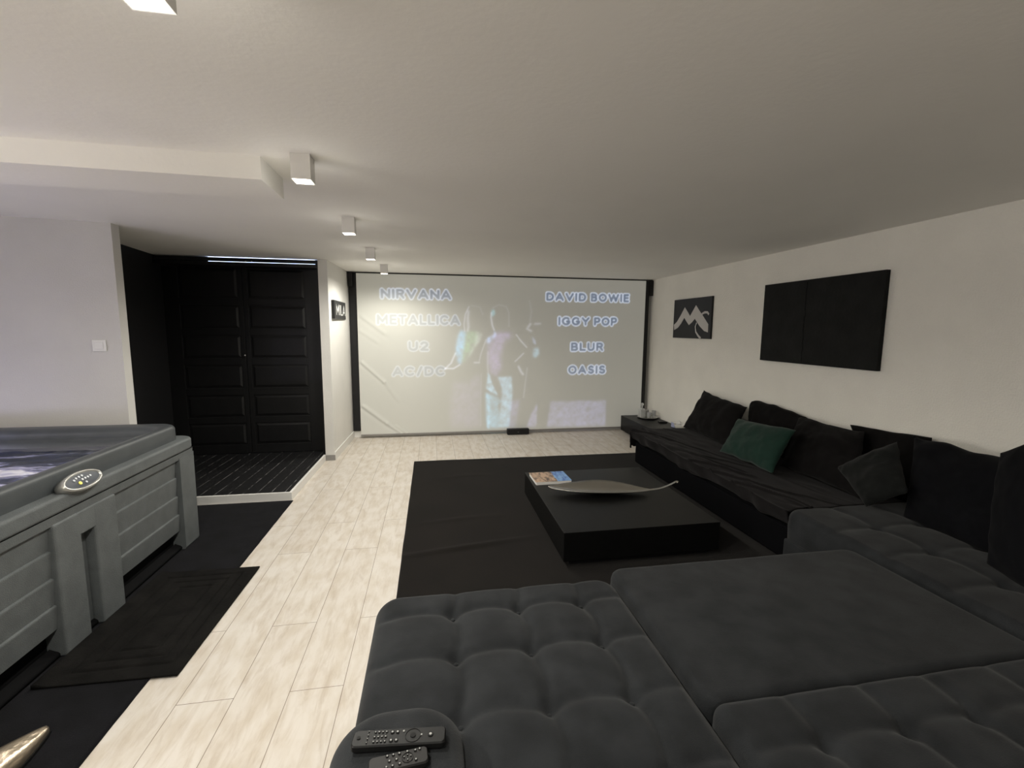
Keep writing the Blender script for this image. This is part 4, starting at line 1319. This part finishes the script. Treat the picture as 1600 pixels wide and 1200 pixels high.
# ------------------------------------------------------------------ remotes on the armrest
def remote(name, c, ang, L_, W_, H_, mbody, label, keys, extras=()):
    """c = centre on the armrest top; keys = list of (u along, v across, radius)"""
    t = thing(name, (c[0], c[1], c[2]), label, 'remote control')
    R_ = Matrix.Translation(Vector(c)) @ Matrix.Rotation(ang, 4, 'Z')
    def put(nm, bm, m, lab=None, par=t, smooth=False):
        bmesh.ops.transform(bm, matrix=R_, verts=bm.verts)
        return link(nm, bm, m, par, smooth=smooth, label=lab)
    bm = bmesh.new()
    rr_ = min(0.008, W_ / 3)
    loft(bm, [rring(-L_ / 2 + .002, L_ / 2 - .002, -W_ / 2 + .002, W_ / 2 - .002, rr_, 0.0, 4), rring(-L_ / 2, L_ / 2, -W_ / 2, W_ / 2, rr_, 0.004, 4),
              rring(-L_ / 2, L_ / 2, -W_ / 2, W_ / 2, rr_, H_ - .003, 4), rring(-L_ / 2 + .002, L_ / 2 - .002, -W_ / 2 + .002, W_ / 2 - .002, rr_, H_, 4)], cap0=True, cap1=True)
    put('remote_body', bm, mbody)
    for u, v, r, kind in keys:
        bm = bmesh.new()
        cyl(bm, (u, v, H_ + 0.0006), (0, 0, 1), r, 0.0022, 12)
        k = put('button', bm, M['key'] if kind != 'mark' else M['key_mark'])
        if kind == 'dot':
            bm = bmesh.new(); cyl(bm, (u, v, H_ + 0.0019), (0, 0, 1), r * 0.5, 0.0006, 8)
            put('button_mark', bm, M['key_mark'], par=k)
    for (u, v, r0, r1) in extras:
        bm = bmesh.new()
        n = 32
        loft(bm, [[(u + r * math.cos(2 * math.pi * k / n), v + r * math.sin(2 * math.pi * k / n), z) for k in range(n)]
                  for r, z in ((r0, H_ - .0002), (r0, H_ + .0010), (r1, H_ + .0010), (r1, H_ - .0002))])
        put('navigation_ring', bm, M['key'])
    return t


keys = []
for r_i, v in enumerate((0.0115, 0.0, -0.0115)):
    for c_i in range(4):
        keys.append((-0.052 + c_i * 0.0078, v, 0.0026, 'dot'))
for v in (0.014, 0.005, -0.004, -0.013): keys.append((-0.066, v, 0.0016, 'dot'))
for u, v in ((-0.016, 0.010), (-0.005, 0.010), (-0.016, -0.010), (-0.005, -0.010)): keys.append((u, v, 0.0042, 'dot'))
keys += [(0.008, 0.011, 0.002, 'mark'), (0.047, 0.000, 0.0018, 'mark'), (0.066, 0.0, 0.006, 'dot'), (-0.085, 0.0, 0.004, 'key'), (0.029, 0.0, 0.006, 'key')]
remote('remote_control', (-0.080, 0.905, 0.667), -0.10, 0.196, 0.040, 0.017, M['remote'], 'long black remote with number keys on the armrest, farther one', keys, [(0.029, 0.0, 0.0165, 0.0155)])
keys = []
for u, v in ((-0.022, 0.013), (-0.010, 0.013), (0.002, 0.013), (0.018, 0.013), (0.034, 0.012), (0.043, 0.013),
             (-0.018, 0.001), (-0.004, 0.001), (-0.024, -0.011), (-0.012, -0.011), (0.002, -0.010), (0.034, -0.009)):
    keys.append((u, v, 0.0032, 'dot'))
for u, v in ((0.018, 0.0055), (0.018, -0.0055), (0.0245, 0.002), (0.011, 0.002)): keys.append((u, v, 0.0018, 'dot'))
remote('remote_control', (-0.078, 0.852, 0.667), 0.10, 0.118, 0.038, 0.015, M['remote_tan'], 'shorter dark grey remote on the armrest, nearer the bottom edge', keys, [(0.018, 0.0, 0.0115, 0.0105)])

# ------------------------------------------------------------------ slipper shape made up for a bronze glint, lower left corner
sh = thing('glint_shape', (-1.49, 1.66, 0.007), 'champagne-coloured pointed shape made up for an unidentified glint on the black carpet, bottom left corner', 'unidentified object')
bm = bmesh.new()
tip = Vector((-1.462, 1.845, 0)); heel = Vector((-1.50, 1.60, 0))
dv = (heel - tip).normalized(); sv = Vector((-dv.y, dv.x, 0))
rings = []
for i in range(25):
    t = i / 24
    Ls = (heel - tip).length
    wv = 0.008 + 0.042 * min(1, t * 1.8) ** 0.7
    hh = 0.012 + 0.050 * min(1, t * 1.6) ** 0.9
    c = tip + dv * t * Ls
    ring = []
    for k in range(18):
        a = 2 * math.pi * k / 18
        cz = max(0, math.sin(a)); cx_ = math.cos(a)
        ridge = 1 + 0.18 * math.sin(3 * a + 1.2)
        p = c + sv * wv * cx_
        ring.append((p.x, p.y, 0.008 + (0.018 if math.sin(a) >= 0 else 0.0) + hh * cz * ridge))
    rings.append(ring)
loft(bm, rings, cap0=True, cap1=True)
link('upper', bm, M['champagne'], sh, smooth=True)
bm = bmesh.new()
pts = []
for i in range(13):
    t = i / 12
    wv = 0.010 + 0.044 * min(1, t * 1.8) ** 0.7
    c = tip - dv * 0.003 + dv * t * Ls
    pts.append((c, wv))
prism(bm, [((c + sv * w_).x, (c + sv * w_).y) for c, w_ in pts] + [((c - sv * w_).x, (c - sv * w_).y) for c, w_ in pts[::-1]], 0.0072, 0.018)
link('sole', bm, M['key'], sh)

bpy.context.view_layer.update()
